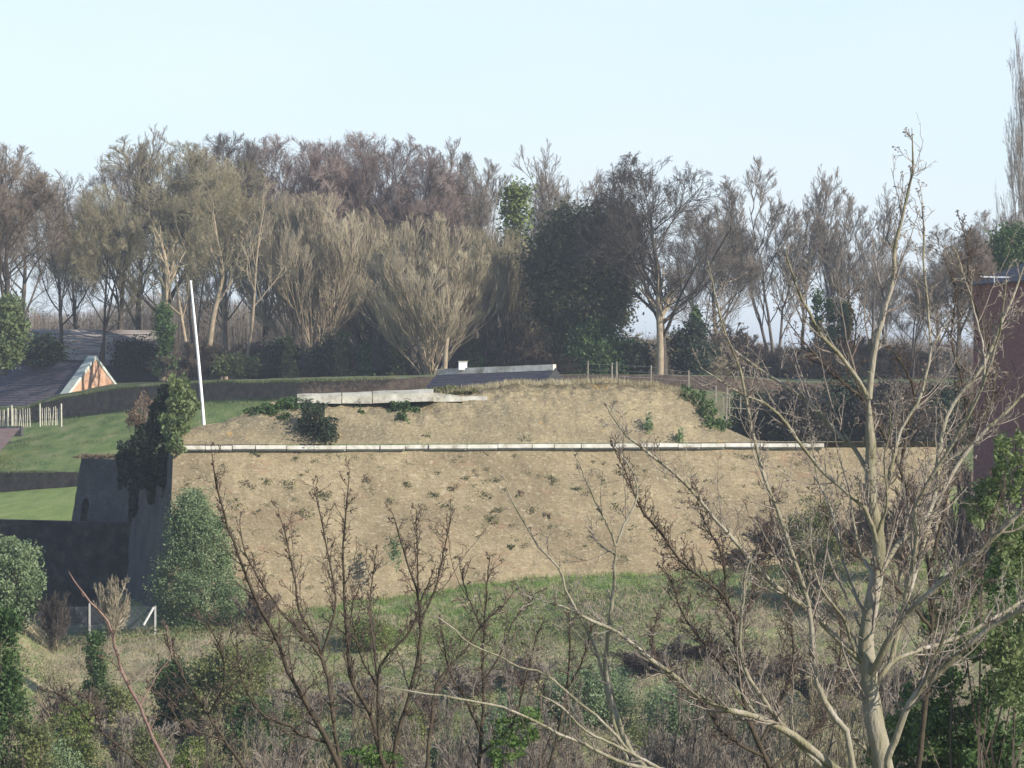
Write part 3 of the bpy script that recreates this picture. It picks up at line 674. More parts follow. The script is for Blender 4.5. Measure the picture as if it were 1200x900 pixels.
SH = [(312,398,'bark_grey','twig_brown','brown bare shrub under the left side of the large pale tree'),(395,400,'bark_grey','twig_grey','grey bare shrub beneath the large pale tree'),
(455,402,'bark_dark','twig_brown','brown shrub between the two pale trees'),(560,385,'bark_grey','twig_brown','grey-brown shrub right of the pale fanned tree'),(612,368,'bark_dark','twig_brown','broad brown shrub left below the evergreen oak'),
(658,400,'bark_dark','twig_brown','brown shrub behind the shelter ridge'),(728,392,'bark_grey','twig_olive','olive shrub beside the wire fence posts'),(800,392,'bark_grey','twig_tan','pale shrub at the foot of the spreading tree'),
(848,385,'bark_dark','twig_brown','dark brown shrub right of the spreading tree'),(230,398,'bark_grey','twig_brown','brown shrub behind the flagpole'),
(900,405,'bark_dark','twig_purple','purplish shrub under the slender trees'),(955,400,'bark_dark','twig_brown','brown shrub behind the small conifers'),(1010,398,'bark_dark','twig_dark','dark shrub right of the small conifers'),
(1060,405,'bark_dark','twig_dark','dark shrub left of the dark red house'),(345,412,'bark_grey','twig_brown','low brown shrub right of the thin pale trunk')]
for px_, yt_, bk, tw_, lab in SH:
    o = put_tree('bare_shrub', T['bush'], px_, 456, yt_, 40+8*rng.random(), 342+6*rng.random(), lab, bk, tw_, 'shrubs along the foot of the wood'); o['category'] = 'shrub'
# two leaning trunks and thin pale trunk
def trunk_tree(pl, Y, r0, r1, label, bark, twig, n=(8,6,5,5), ang=(.3,.9), L=(.25,.4), trop=.12):
    P = np.array([pt(x,y,Y) for x,y in pl]); b = P[0].copy(); t = np.linspace(0,1,len(P)); tt = np.linspace(0,1,14)
    Q = np.stack([np.interp(tt,t,P[:,k]) for k in range(3)],-1)[None]-b; Q[0,1:,1] += rng.normal(size=13)*.05; Rd = np.linspace(r0,r1,14)[None]
    root = thing('bare_tree', b, label, 'tree', 'bare trees on the skyline'); g1 = Geo().tubes(Q,Rd,8); g2 = Geo()
    A,B = grow(Q,Rd,n[0],.4,1,L,ang,trop,.12,6,.6,.04); g1.tubes(A,B,5)
    A,B = grow(A,B,n[1],.2,1,(.4,.6),ang,trop,.15,5,.6,.025); g2.tubes(A,B,4)
    A,B = grow(A,B,n[2],.2,1,(.4,.6),ang,trop,.2,4,.6,.018); g2.tubes(A,B,3)
    A,B = grow(A,B,n[3],.2,1,(.4,.6),ang,trop,.2,3,.6,.015); g2.tubes(A,B,3)
    g1.obj('trunk',bark,root,smooth=True); g2.obj('crown',twig,root); return root
trunk_tree([(241,446),(245,410),(249,375),(256,345),(262,322),(256,290),(250,250)],343,.36,.08,'tan leaning trunk just right of the flagpole','bark_tan','twig_olive')
trunk_tree([(222,446),(219,410),(214,380),(210,355),(205,320),(200,280)],344,.22,.08,'slim brown trunk just left of the flagpole','bark_tan','twig_olive')
trunk_tree([(287,435),(290,415),(295,385),(298,350),(299,325),(303,280),(310,240)],342,.2,.06,'thin pale trunk with a slight S bend right of the flagpole','bark_tan','twig_tan')
trunk_tree([(192,447),(192,420),(190,385),(193,350),(197,325),(193,300),(186,275)],341,.5,.12,'thick ivy wrapped trunk of the broad olive tree','bark_tan','twig_olive')
trunk_tree([(521,434),(522,415),(524,395),(526,370),(524,340),(523,310)],328,.26,.08,'pale forked stem in front of the fanned tan tree','bark_tan','twig_tan',ang=(.2,.6),trop=.25)
trunk_tree([(773,448),(774,415),(773,385),(772,360),(771,350),(772,338)],326,.36,.2,'tan trunk at the heart of the spreading dark limbed tree','bark_tan','twig_dark',n=(12,7,5,5),ang=(.5,1.1),L=(.45,.65),trop=.08)

# far wood closing the view under the crowns
n_ = 26000; px_ = rng.uniform(-150,1350,n_); Y_ = rng.uniform(425,470,n_); X_ = (px_-600)/F*Y_; tp_ = ip(px_,[-150,250,600,700,850,1300],[352,348,355,392,405,375])+ 16*np.sin(px_*.021)*np.sin(px_*.0083+1)+np.abs(rng.normal(size=n_))*13
z0_ = np.full(n_,13.); z1_ = CZ-(tp_-430)/F*Y_; q0_ = np.stack([X_,Y_,z0_],1); q1_ = np.stack([X_+rng.normal(size=n_)*.7,Y_,z1_],1)
gg = Geo().tubes(np.stack([q0_,(q0_+q1_)/2+rng.normal(size=(n_,3))*.2,q1_],1), np.tile([.045,.03,.01],(n_,1)),3)
A_t,B_t = grow(np.stack([q0_,q1_],1)[::2], np.full((len(q0_[::2]),2),.015), 3, .45,.95,(1.,2.5),(.3,.8),.1,.15,3,.9,.012,relative=False); gg.tubes(A_t,B_t,3)
tag(gg.obj('far_wood','twig_grey'),'hazy far-off bare wood seen beneath the crowns','wood',kind='stuff')
k_ = rng.integers(0,n_,42000); f_ = rng.random((42000,1))**1.2*.95; P_ = q0_[k_]+(q1_[k_]-q0_[k_])*f_+rng.normal(size=(42000,3))*.4
tag(Geo().leaves(P_,.26).obj('far_undergrowth','dead_leaf'),'brown undergrowth of the far wood','undergrowth',kind='stuff')
# evergreens
def leaf_thing(name, px, yb, yt, wpx, Y, mat, label, cat, shape='dome', n=14000, size=.15, clumps=70, hollow=.45, cl=.1, group=None, twig='twig_dark', stem_n=2, ymul=1.):
    b = pt(px,yb,Y); H = (yb-yt)/F*Y; W = wpx/F*Y
    root = thing(name, b, label, cat, group, rng.uniform(0,6.28)); g, c = leafy(H*.94, W*.86, n, size, clumps, hollow, shape=shape, cl=cl)
    g.obj('crown', mat, root); twiggy(c[:60], r=max(.03,.012*H), tw=.012, n=stem_n).obj('trunk', twig, root); return root
leaf_thing('evergreen_oak',681,415,222,70,334,'leaf_holm','dense dark evergreen oak with a smooth domed crown','tree',n=60000,size=.17,clumps=260,hollow=.3,cl=.07)
leaf_thing('ivy_clad_tree',604,440,203,22,352,'leaf_yellow','narrow ivy-clad tree top, yellow-green against the sky','tree','column',n=9000,size=.2,clumps=60,hollow=.1,cl=.16)
leaf_thing('ivy',5,432,338,25,344,'leaf_ivy2','bright green ivy mass at the left edge beside the slate roof','ivy','dome',n=9000,size=.2,clumps=60,cl=.12)
leaf_thing('ivy',193,440,352,13,340,'leaf_ivy','column of green ivy wrapped round the thick trunk','ivy','column',n=5000,size=.14,clumps=40,hollow=.4,cl=.14)
for x_, t_ in ((958,336),(972,348),(990,352)):
    leaf_thing('conifer',x_,440,t_,9,346,'leaf_ivy',{958:'leftmost of three small dark green conifers',972:'middle one of three small dark green conifers',990:'rightmost of three small dark green conifers'}[x_],'conifer','cone',n=3500,size=.15,clumps=30,cl=.2,group='small conifers under the slender trees')
for x_, t_, m_, l_ in ((338,392,'leaf_olive','ivy clad stem low at the left side of the large pale tree'),(402,385,'leaf_olive','ivy clad stem beneath the middle of the pale trees'),(428,398,'leaf_ivy','short dark ivy clad stem between the pale trees'),(468,392,'leaf_olive','ivy clad stem left of the pale forked stem'),(555,402,'leaf_ivy','short ivy clad stem above the white box'),(815,352,'leaf_ivy','ivy clad stem right of the spreading tree')):
    leaf_thing('ivy_clad_tree',x_,450,t_,8,335 if x_ > 200 else 343,m_,l_,'tree','column',n=2200,size=.15,clumps=36,hollow=.2,cl=.2,group='ivy clad young trees in the wood')
EV = [(158,432,398,26,362,'leaf_dark','dark evergreen shrub under the broad olive tree'),(330,446,395,22,344,'leaf_dark','dark evergreen shrub left of the pale bush-like tree'),
(390,450,392,26,340,'leaf_holm','dark green undershrub beneath the large pale tree'),(700,448,368,36,330,'leaf_ivy','green ivy covered shrub at the foot of the evergreen oak'),
(738,448,395,24,332,'leaf_dark','dark evergreen shrub between the evergreen oak and the tan trunk'),(812,450,372,26,330,'leaf_dark','dark evergreen shrub right of the tan trunk'),
(275,440,420,24,338,'leaf_olive','low green shrub between the flagpole and pale trunk'),(50,428,396,26,356,'leaf_dark','dark green shrub against the left part of the tiled roof'),
(1190,318,262,26,300,'leaf_ivy','green ivy patch above the dark red house')]
for px_, yb_, yt_, w_, Y_, mt, lab in EV:
    leaf_thing('evergreen_shrub',px_,yb_,yt_,w_,Y_,mt,lab,'shrub',n=7000,size=.15,clumps=50,cl=.12,group='evergreen shrubs in the wood')
# thicket right of the bastion, its shade put into dark leaf colours
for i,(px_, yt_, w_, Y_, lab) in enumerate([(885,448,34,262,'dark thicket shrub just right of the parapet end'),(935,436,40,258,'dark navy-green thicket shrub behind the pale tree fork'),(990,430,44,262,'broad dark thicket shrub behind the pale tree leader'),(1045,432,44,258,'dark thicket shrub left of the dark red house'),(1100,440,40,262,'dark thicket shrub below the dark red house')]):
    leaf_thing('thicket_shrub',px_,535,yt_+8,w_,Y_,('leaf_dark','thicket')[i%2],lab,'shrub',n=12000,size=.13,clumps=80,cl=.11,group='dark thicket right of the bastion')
#@@MID
# ================================================================ IVY AND PLANTS ON THE BASTION
def par_Y(x, y):
    u = (x-203)/(1110-203); cyx = ip(x,cx,cy); v = min(1,max(0,(519-y)/max(6,519-cyx))); a = 198+9*u-.1; c = 198+9*u+.8+4.4*min(1,max(0,(519-cyx)/45)); return a+(c-a)*v
def patch(name, poly_pts, mat, label, cat, Y0, n, size, thick=.35, group=None, twig=None):
    """leaves scattered through ellipses (px,py,rx,ry,Y) standing proud of the masonry"""
    pts_ = []; tot = sum(rx*ry for _,_,rx,ry,_ in poly_pts)
    for (x,y,rx,ry,Y) in poly_pts:
        if x > 240 and y < 522: Y = par_Y(x,y)-.1
        m = max(30,int(n*rx*ry/tot)); a = rng.uniform(0,6.28,m); r = rng.random(m)**.62*1.15; lump = 1+.28*np.sin(a*3+x)+.18*np.sin(a*7+y)
        for q, w in zip(np.stack([x+np.cos(a)*r*rx*lump, y+np.sin(a)*r*ry*lump],1), rng.normal(size=m)): pts_.append(pt(q[0],q[1],Y-abs(w)*thick*(1.1-.5*0)))
    P = np.array(pts_); c = P.mean(0); c[2] = P[:,2].min(); root = thing(name, c, label, cat, group)
    Geo().leaves(P-c, size).obj('foliage', mat, root)
    if twig:
        k = rng.integers(0,len(P),60); tgt = P[k]-c; twiggy(tgt, r=.025, tw=.01, n=1).obj('stem', twig, root)
    return root
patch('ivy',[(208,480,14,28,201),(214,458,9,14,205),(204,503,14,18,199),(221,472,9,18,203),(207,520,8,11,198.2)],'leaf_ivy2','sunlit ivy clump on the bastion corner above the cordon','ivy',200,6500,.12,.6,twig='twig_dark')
patch('ivy',[(188,500,13,17,210),(172,520,12,13,218),(188,516,13,30,205),(172,535,15,24,214),(150,534,11,11,226),(192,550,8,24,202),(180,560,14,24,208),(146,545,8,22,228),(194,472,12,14,206),(199,458,9,9,207),(188,486,11,12,209),(163,575,9,34,221),(170,530,18,30,216)],'leaf_dark','dark shaded ivy draping the left flank of the bastion','ivy',210,17000,.15,.6)  # leaf colour holds the shade; one clump added to darken the flank end
patch('ivy',[(325,482,24,11,201.6),(352,474,26,6,202.4),(312,488,12,10,201.2),(333,492,8,8,200.8),(385,472,16,5,202.6)],'leaf_ivy','wide dark green ivy mat left of the shrub on the parapet','ivy',202,4500,.09,.25)
patch('ivy',[(470,472,27,5,202.6),(472,482,17,9,201.8),(471,493,8,7,201.2)],'leaf_ivy','triangular ivy patch hanging below the pale slab','ivy',202,3000,.09,.25)
patch('ivy',[(421,476,5,6,202.2),(423,484,3,4,201.9),(415,470,9,3,202.6)],'leaf_ivy','small narrow ivy tongue between the two larger parapet patches','ivy',202,700,.08,.2)
patch('parapet_shrub',[(372,500,17,21,200.2),(368,482,11,10,200.8),(384,508,10,14,199.8),(358,498,9,15,200.2)],'leaf_dark','bushy dark shrub overhanging the stone cordon','shrub',200,5000,.08,.7,twig='twig_brown')
patch('ivy',[(815,474,12,12,203.5),(828,488,12,14,203.2),(805,462,8,8,204),(838,500,12,10,203)],'leaf_ivy','green ivy bush on the right shoulder of the parapet','ivy',203,3500,.09,.4,twig='twig_dark')
patch('parapet_shrub',[(760,500,5,12,203.0)],'leaf_cone','small upright green shrub near the right end of the parapet','shrub',203,500,.07,.3)
patch('parapet_shrub',[(797,512,4,8,203.2)],'leaf_cone','tiny green shrub just above the cordon near the parapet end','shrub',203,300,.07,.3)
patch('parapet_shrub',[(520,457,20,4,204.5),(545,457,12,3,204.6)],'leaf_olive','low green growth behind the thin end of the pale slab','shrub',204,1200,.08,.3)
patch('parapet_shrub',[(158,490,10,9,215),(170,478,14,12,222)],'dead_leaf','brownish leafless shrub beside the shaded ivy','shrub',215,1500,.08,.6,twig='twig_brown')
patch('wall_shrub',[(118,535,22,2.5,239),(104,534,8,2,240)],'dead_leaf','brown weeds along the top of the arched wall','plant',239,500,.09,.2)
patch('wall_shrub',[(463,645,8,16,198.0)],'leaf_cone','upright pale green plant growing low on the brick wall','plant',198,500,.07,.25)
def wall_pt(px,py,out=.08):
    u = (px-203)/(1110-203); Y = 198+9*u; q = pt(px,py,Y); d = max(0,A_[2]-q[2]); return pt(px,py,Y-d*.145-out)
tufts = [(580,562,5,'sparse brown tuft high on the brick wall'),(567,580,6,'dark tuft left of a smaller one in mid wall'),(648,563,7,'largest dark tuft high on the right half of the wall'),(577,608,7,'low wide dark tuft in the middle of the wall'),
(583,597,5,'tuft just above the low wide one'),(623,598,5,'round tuft below the largest one on the wall'),(642,603,4,'small tuft below the largest wall tuft'),(530,572,5,'tuft left of the sparse brown one'),
(507,580,5,'tuft high on the wall above the upright green plant'),(523,592,6,'broad faint tuft left of centre on the wall'),(567,527,7,'dark plant rooted in the cordon near its middle'),(693,524,4,'small dark plant rooted in the cordon to the right'),
(500,510,4,'small dark tuft on the parapet above the cordon'),(617,513,5,'brown tuft on the parapet above the cordon'),(477,568,5,'faint tuft high on the wall below the ivy triangle'),(290,567,6,'dark tuft on the wall near the green cone bush'),
(313,563,5,'brown tuft high on the left part of the wall'),(337,567,6,'tuft below the shrub on the parapet'),(277,593,8,'wide dark tuft above the green cone bush'),(380,580,8,'wide brown tuft on the left half of the wall'),
(357,600,7,'brown tuft left of the wide one on the left half'),(720,593,5,'small tuft on the wall left of the pale branches'),(676,572,4,'tiny tuft right of the largest wall tuft'),(457,586,4,'tiny tuft above the upright pale green plant'),
(545,560,4,'tiny tuft high on the wall left of centre'),(600,640,4,'tiny tuft low on the wall'),(729,655,5,'green-brown tuft near the foot of the wall'),(300,530,5,'dark plant under the cordon left of the shrub'),(430,560,5,'faint tuft on the wall below the small ivy tongue'),
(610,577,4,'tiny tuft in mid wall between two dark ones'),(350,528,4,'dark plant under the cordon below the parapet shrub')]
for x_, y_, w_, lab in tufts:
    p = wall_pt(x_,y_) if y_ > 515 else pt(x_,y_,par_Y(x_,y_)-.1); W = w_/20.7*1.5; m = int(10+9*w_*rng.uniform(.6,1.3))
    q = np.clip(rng.normal(size=(m,3)),-1.5,1.5)*np.array([W*rng.uniform(.4,.75),.07,W*rng.uniform(.2,.4)])+np.array([1,0,.5])*(rng.random((m,1))-.5)*W*.25; q[:,1] = -np.abs(q[:,1]); mt = ('grass_dull','leaf_olive','dead_leaf','grass_dull')[x_ % 4]
    o = Geo().leaves(q, .055).obj('wall_tuft', mt, loc=p); tag(o, lab, 'plant', 'small plants rooted in the brick wall')

k_ = 260; U_ = rng.random(k_); Z_ = 12.*rng.random(k_)**1.25*.72+.3; cw = A_[None]+(B_-A_)[None]*U_[:,None]; cw[:,2] -= Z_; cw += nf*(Z_*.145+.06)[:,None]
Q_ = np.repeat(cw,26,axis=0); Q_ = Q_+rng.normal(size=Q_.shape)*np.repeat(rng.uniform(.04,.16,(k_,1)),26,axis=0)*np.array([1.3,.25,.7])
tag(Geo().leaves(Q_,.035).obj('wall_weeds','grass_dull'),'faint dry weeds speckling the brick wall','weeds',kind='stuff')
# ================================================================ MIDDLE GROUND
def gy(px, Y): return 430-(float(ground_z((px-600)/F*Y, Y))-CZ)*F/Y   # image row of the ground
def at_ground(px, Y): X = (px-600)/F*Y; return np.array([X, Y, float(ground_z(X,Y))-.1])
def mid_leaf(name, px, Y, yt, wpx, mat, label, shape, n, size, clumps, hollow=.35, cl=.1, cat='bush', group=None, twig='twig_brown'):
    b = at_ground(px,Y); yb = gy(px,Y); H = (yb-yt)/F*Y; W = wpx/F*Y
    root = thing(name, b, label, cat, group); g, c = leafy(H*.94, W*.86, n, size, clumps, hollow, shape=shape, cl=cl)
    g.obj('foliage', mat, root); twiggy(c[:50], r=.03, tw=.01, n=2).obj('stem', twig, root); return root
mid_leaf('cone_bush',238,193.,568,62,'leaf_cone','tall cone-shaped grey-green bush against the foot of the brick wall','cone2',60000,.062,420,.35,.05)
mid_leaf('ditch_bush',8,187,617,46,'leaf_cone','rounded grey-green bush at the left edge beside the shaded ditch','dome',22000,.085,160,.5,.06)
mid_leaf('evergreen_tree',5,118,690,58,'leaf_ivy','dark green conifer-like tree in the lower left corner','cone',26000,.07,160,.4,.07,'tree')
mid_leaf('evergreen_shrub',38,112,790,34,'leaf_olive','olive green shrub in the lower left corner beside the dark conifer','dome',11000,.06,80,.4,.09,'shrub')
mid_leaf('ivy_stump',112,170,738,15,'leaf_ivy','dark upright ivy clump below the white fence post','column',9000,.07,60,.4,.13,'ivy')
mid_leaf('evergreen_shrub',128,165,800,28,'leaf_olive','yellowish green shrub below the upright ivy clump','dome',8000,.07,60,.4,.1,'shrub')
mid_leaf('evergreen_shrub',200,160,768,28,'leaf_ivy','dark green shrub below the cone-shaped bush','column',9000,.07,60,.4,.12,'shrub')
mid_leaf('evergreen_shrub',262,158,742,50,'leaf_olive','wide olive shrub between the dark branches at lower left','dome',20000,.07,120,.4,.08,'shrub')
mid_leaf('evergreen_shrub',300,150,800,34,'leaf_ivy','green shrub behind the leftmost dark branches','dome',10000,.065,70,.4,.09,'shrub')
mid_leaf('evergreen_shrub',690,160,770,60,'leaf_cone','low grey-green shrub under the pale crossing branches','dome',16000,.06,100,.3,.08,'shrub')
mid_leaf('evergreen_shrub',600,150,800,46,'leaf_cone','grey-green shrub at bottom centre behind dark stems','dome',12000,.06,80,.3,.09,'shrub')
mid_leaf('evergreen_shrub',800,158,782,50,'leaf_cone','grey-green shrub at the bottom left of the pale trunk','dome',12000,.06,80,.3,.09,'shrub')
mid_leaf('evergreen_shrub',955,185,560,36,'leaf_olive','olive shrub against the wall behind the pale tree','dome',12000,.07,80,.3,.09,'shrub')
for x_, Y_, t_, w_, m_, lb_ in [(85,150,800,30,'leaf_yellow','yellow-green shrub right of the lower left conifer'),(168,145,838,30,'leaf_olive','olive shrub low between the ruddy stem and dark branches'),
    (225,142,850,34,'leaf_yellow','yellow-green shrub at the bottom edge below the wide olive one'),(340,152,812,30,'leaf_olive','olive shrub behind the leftmost dark tree base'),(395,150,838,34,'leaf_cone','grey-green shrub at the foot of the leftmost dark tree'),
    (470,156,815,30,'leaf_olive','olive shrub behind the dark multi-stemmed tree'),(530,148,842,32,'leaf_ivy','green shrub at bottom centre left of the ivy sprig'),(60,140,850,40,'leaf_cone','grey-green shrub near the bottom left corner'),
    (880,150,820,40,'leaf_cone','grey-green shrub behind the lower limbs left of the pale trunk'),(745,146,838,36,'leaf_olive','olive shrub at the bottom behind the slim sapling'),(300,172,748,30,'leaf_olive','olive shrub on the bank right of the wide olive one'),(430,180,722,30,'leaf_yellow','yellow-green weedy shrub near the foot of the wall')]:
    mid_leaf('evergreen_shrub',x_,Y_,t_,w_,m_,lb_,'dome',9000,.055,70,.3,.1,'shrub')
# bare scrub
g1, g2 = bare_tree(3.2, 2.2, stems=12, spread=.9, ns=(5,5,4,4,3), tw=.008, r0=.09, clear=.1, up=.1, angs=[(.25,.8)]*5)
sc = (g1.mesh('stem','bark_grey',True), g2.mesh('crown','twig_grey'), 3.2, 2.2)
SB = [(128,187,672,22,'twig_tan','pale feathery bare shrub in front of the ditch fence'),(60,186,690,24,'twig_dark','dark bare shrub in the ditch corner by the fence'),(300,190,690,26,'twig_brown','brown bare shrub right of the cone-shaped bush'),
(160,150,830,46,'twig_grey','grey bare shrub between the ivy clump and lower left bushes'),(75,158,800,38,'twig_brown','ruddy bare shrub right of the lower left conifer'),(240,152,835,44,'twig_brown','brown bare shrub under the olive shrub'),
(350,160,800,46,'twig_grey','grey scrub behind the main dark stems'),(420,165,790,42,'twig_grey','grey scrub below the green weeds left of centre'),(490,158,812,46,'twig_brown','brown scrub at lower centre left'),
(545,168,775,40,'twig_grey','grey scrub at centre below the weeds'),(620,170,766,42,'twig_grey','grey scrub above the grey-green shrub at centre'),(690,166,790,46,'twig_brown','brown scrub under the pale slim stems'),
(760,170,758,44,'twig_dark','dark scrub below the green weeds right of centre'),(830,172,745,44,'twig_dark','dark scrub behind the left limbs of the pale tree'),(890,168,760,48,'twig_brown','brown scrub behind the lower left limb of the pale tree'),
(960,165,770,48,'twig_dark','dark scrub behind the pale trunk'),(1060,160,780,50,'twig_dark','dark scrub right of the pale trunk'),(560,145,850,50,'twig_grey','grey scrub at the bottom edge centre'),
(460,142,862,48,'twig_brown','brown scrub at the bottom edge left of centre'),(660,140,860,50,'twig_brown','brown scrub at the bottom edge right of centre'),(770,142,850,52,'twig_grey','grey scrub at the bottom edge below the pale limb'),
(860,140,855,50,'twig_brown','ruddy scrub at the bottom edge left of the pale trunk'),(330,138,868,46,'twig_brown','brown scrub at the bottom edge behind the dark stems'),(930,196,600,44,'twig_brown','brown shrub against the wall behind the pale limbs'),(1000,197,590,44,'twig_brown','brown shrub against the wall beside the olive one'),
(860,196,640,34,'twig_dark','dark shrub at the wall foot behind the pale limbs'),(1070,190,560,50,'twig_brown','brown shrub against the wall below the dark thicket'),(1130,180,540,50,'twig_dark','dark bare shrub below the dark red house')]
for px_, Y_, yt_, w_, tw_, lab in SB:
    b = at_ground(px_,Y_); H = max(1.,(gy(px_,Y_)-yt_)/F*Y_); W = w_/F*Y_
    root = thing('bare_shrub', b, lab, 'shrub', 'bare scrub on the slope', rng.uniform(0,6.28)); root.scale = (W/sc[3],W/sc[3],H/sc[2])
    for n_, me, mt in (('stem',sc[0],tw_),('crown',sc[1],tw_)):
        o = bpy.data.objects.new(n_, me); C.objects.link(o); o.parent = root; o.material_slots[0].link = 'OBJECT'; o.material_slots[0].material = M[mt]
g1, g2 = bare_tree(9, 3.2, stems=7, spread=.8, ns=(7,6,5,4,3), tw=.008, r0=.14, clear=.2, up=.12, angs=[(.3,.9)]*5, wig=.22)
sc2 = (g1.mesh('trunk','bark_grey',True), g2.mesh('crown','twig_grey'), 9, 3.2)
for px_, Y_, yt_, w_, bk_, tw_, lab in [(330,104,800,52,'bark_grey','twig_grey','grey-brown thicket tree low behind the leftmost dark tree'),(420,112,785,54,'bark_grey','twig_olive','olive-brown thicket tree between the two dark multi-stemmed trees'),(515,100,800,52,'bark_grey','twig_grey','grey thicket tree right of the dark multi-stemmed tree'),
    (600,110,776,52,'bark_grey','twig_grey','grey-brown thicket tree behind the ivy sprig at bottom centre'),(672,98,806,50,'bark_grey','twig_grey','grey thicket tree beneath the long pale bough'),(800,104,765,56,'bark_grey','twig_grey','grey-brown thicket tree behind the sweeping lower left bough'),
    (880,112,740,56,'bark_grey','twig_grey','dense grey-brown thicket tree just left of the pale trunk'),(955,100,760,54,'bark_grey','twig_olive','olive-brown thicket tree directly behind the pale trunk'),(1050,106,745,56,'bark_grey','twig_grey','grey-brown thicket tree right of the pale trunk'),
    (1120,98,790,50,'dk_bark','twig_purple','ruddy thicket tree in front of the dark ivy'),(250,108,826,50,'bark_grey','twig_olive','olive-brown thicket tree low at the bottom left of centre'),(150,104,842,46,'bark_grey','twig_grey','grey thicket tree at the bottom near the ruddy stem')]:
    b = at_ground(px_,Y_); H = (gy(px_,Y_)-yt_)/F*Y_; W = w_/F*Y_
    root = thing('thicket_tree', b, lab, 'tree', 'bare thicket trees on the slope', rng.uniform(0,6.28)); root.scale = (W/sc2[3],W/sc2[3],H/sc2[2])
    for n_, me, mt in (('trunk',sc2[0],bk_),('crown',sc2[1],tw_)):
        o = bpy.data.objects.new(n_, me); C.objects.link(o); o.parent = root; o.material_slots[0].link = 'OBJECT'; o.material_slots[0].material = M[mt]
# grass and weeds on the slope
def scatter(n, f, Y0, Y1, x0, x1):
    Y = rng.uniform(Y0,Y1,n); px = rng.uniform(x0,x1,n); X = (px-600)/F*Y; q = np.stack([X,Y,X*0],-1); k = fbm(q,.16,3) + .3*fbm(q,.9,2)
    m = f(px,Y,k); q = q[m]; q[:,2] = ground_z(q[:,0],q[:,1])-.03; return q
def clumpy(q, n, s): return np.repeat(q,n,axis=0)+rng.normal(size=(len(q)*n,3))*np.array([s,s,.0])
q = scatter(9000, lambda p,Y,k: (k > -.08-.25*((p>420)&(Y>176)))&(Y > ip(p,[0,250,420,560,900],[240,192,180,178,180])), 165,203,150,1100)
Geo_ = Geo().blades(clumpy(q,7,.12), .34, .014, .5); tag(Geo_.obj('weeds','grass_green'), 'green weeds and nettles along the foot of the brick wall', 'weeds', kind='stuff')
q = scatter(15000, lambda p,Y,k: k < .16, 132,196,-60,1150)
tag(Geo().blades(clumpy(q,6,.14), .38, .011, .6).obj('dry_grass','grass_straw'), 'dry straw-coloured grass over the slope', 'grass', kind='stuff')
q = scatter(24000, lambda p,Y,k: k > -.06, 130,190,-60,1200); 
P = clumpy(q,10,.3); P[:,2] += rng.uniform(0,.6,len(P)); tag(Geo().leaves(P,.055).obj('undergrowth','leaf_olive'), 'low olive bramble leaves over the slope', 'undergrowth', kind='stuff')
q = scatter(12000, lambda p,Y,k: k < .16, 130,188,-60,1200); Q = clumpy(q,2,.3)
N = len(Q); d = nrm(rng.normal(size=(N,3))*np.array([1,1,.4])+np.array([0,0,.9])); L_ = rng.uniform(.4,1.2,N)[:,None]; P = np.stack([Q,Q+d*L_*.5,Q+d*L_+np.array([0,0,-.12])*L_],1)
gg = Geo().tubes(P,np.full((N,3),.009),3); A,B = grow(P,np.full((N,3),.009),3,.2,1,(.3,.6),(.3,.9),.05,.2,3,.8,.006); gg.tubes(A,B,3); tag(gg.obj('brambles','bramble'), 'tangled leafless bramble stems over the slope', 'brambles', kind='stuff')
# rough growth on the crest and lawn edges
Pc = crest[rng.integers(0,len(crest),5000)]; m = (Pc[:,0] > -6)&(Pc[:,0] < 12); Pc = Pc[m]+rng.normal(size=(m.sum(),3))*np.array([.2,.8,.03])
tag(Geo().blades(clumpy(Pc,3,.15),.3,.012,.6).obj('dry_grass','grass_straw'), 'fringe of dry grass along the bastion crest', 'grass', kind='stuff')
for rows_, mt_, lab_, h_, nn_ in ((r2,'grass_dull','grass fringe on the lip of the lower bank',.16,7000),(r4,'grass_dull','grass fringe on the lip of the upper bank',.26,14000),(r3,'grass_dull','grass at the foot of the upper bank',.22,9000)):
    sel = (cols[:-1] > -60)&(cols[:-1] < (460 if rows_ is not r2 else 170)); A0, A1 = rows_[:-1][sel], rows_[1:][sel]; k = rng.integers(0,len(A0),nn_); f = rng.random((nn_,1)); q = A0[k]*(1-f)+A1[k]*f
    q = q+rng.normal(size=q.shape)*np.array([.1,.5,.04])+np.array([0,.3,-.05]); q = q[vn(q,.5) > -.12]; tag(Geo().blades(q,h_,.016,.4).obj('grass',mt_),lab_,'grass',kind='stuff')
n_ = 26000; pxs = rng.uniform(-60,470,n_); Ya = yb1(pxs)+.6; Yb_ = yb2(pxs)-.3; f = rng.random(n_); ja = np.clip(np.searchsorted(cols,pxs),1,len(cols)-1)
za = r2[ja,2]; zb = r3[ja,2]; Yq = Ya+(Yb_-Ya)*f; q = np.stack([(pxs-600)/F*Yq, Yq, za+(zb-za)*f],1); q = q[fbm(q,.22,3) > .02]
tag(Geo().blades(q,.22,.02,.5).obj('lawn_tufts','grass_dull'),'rough grass tufts over the upper lawn','grass',kind='stuff')
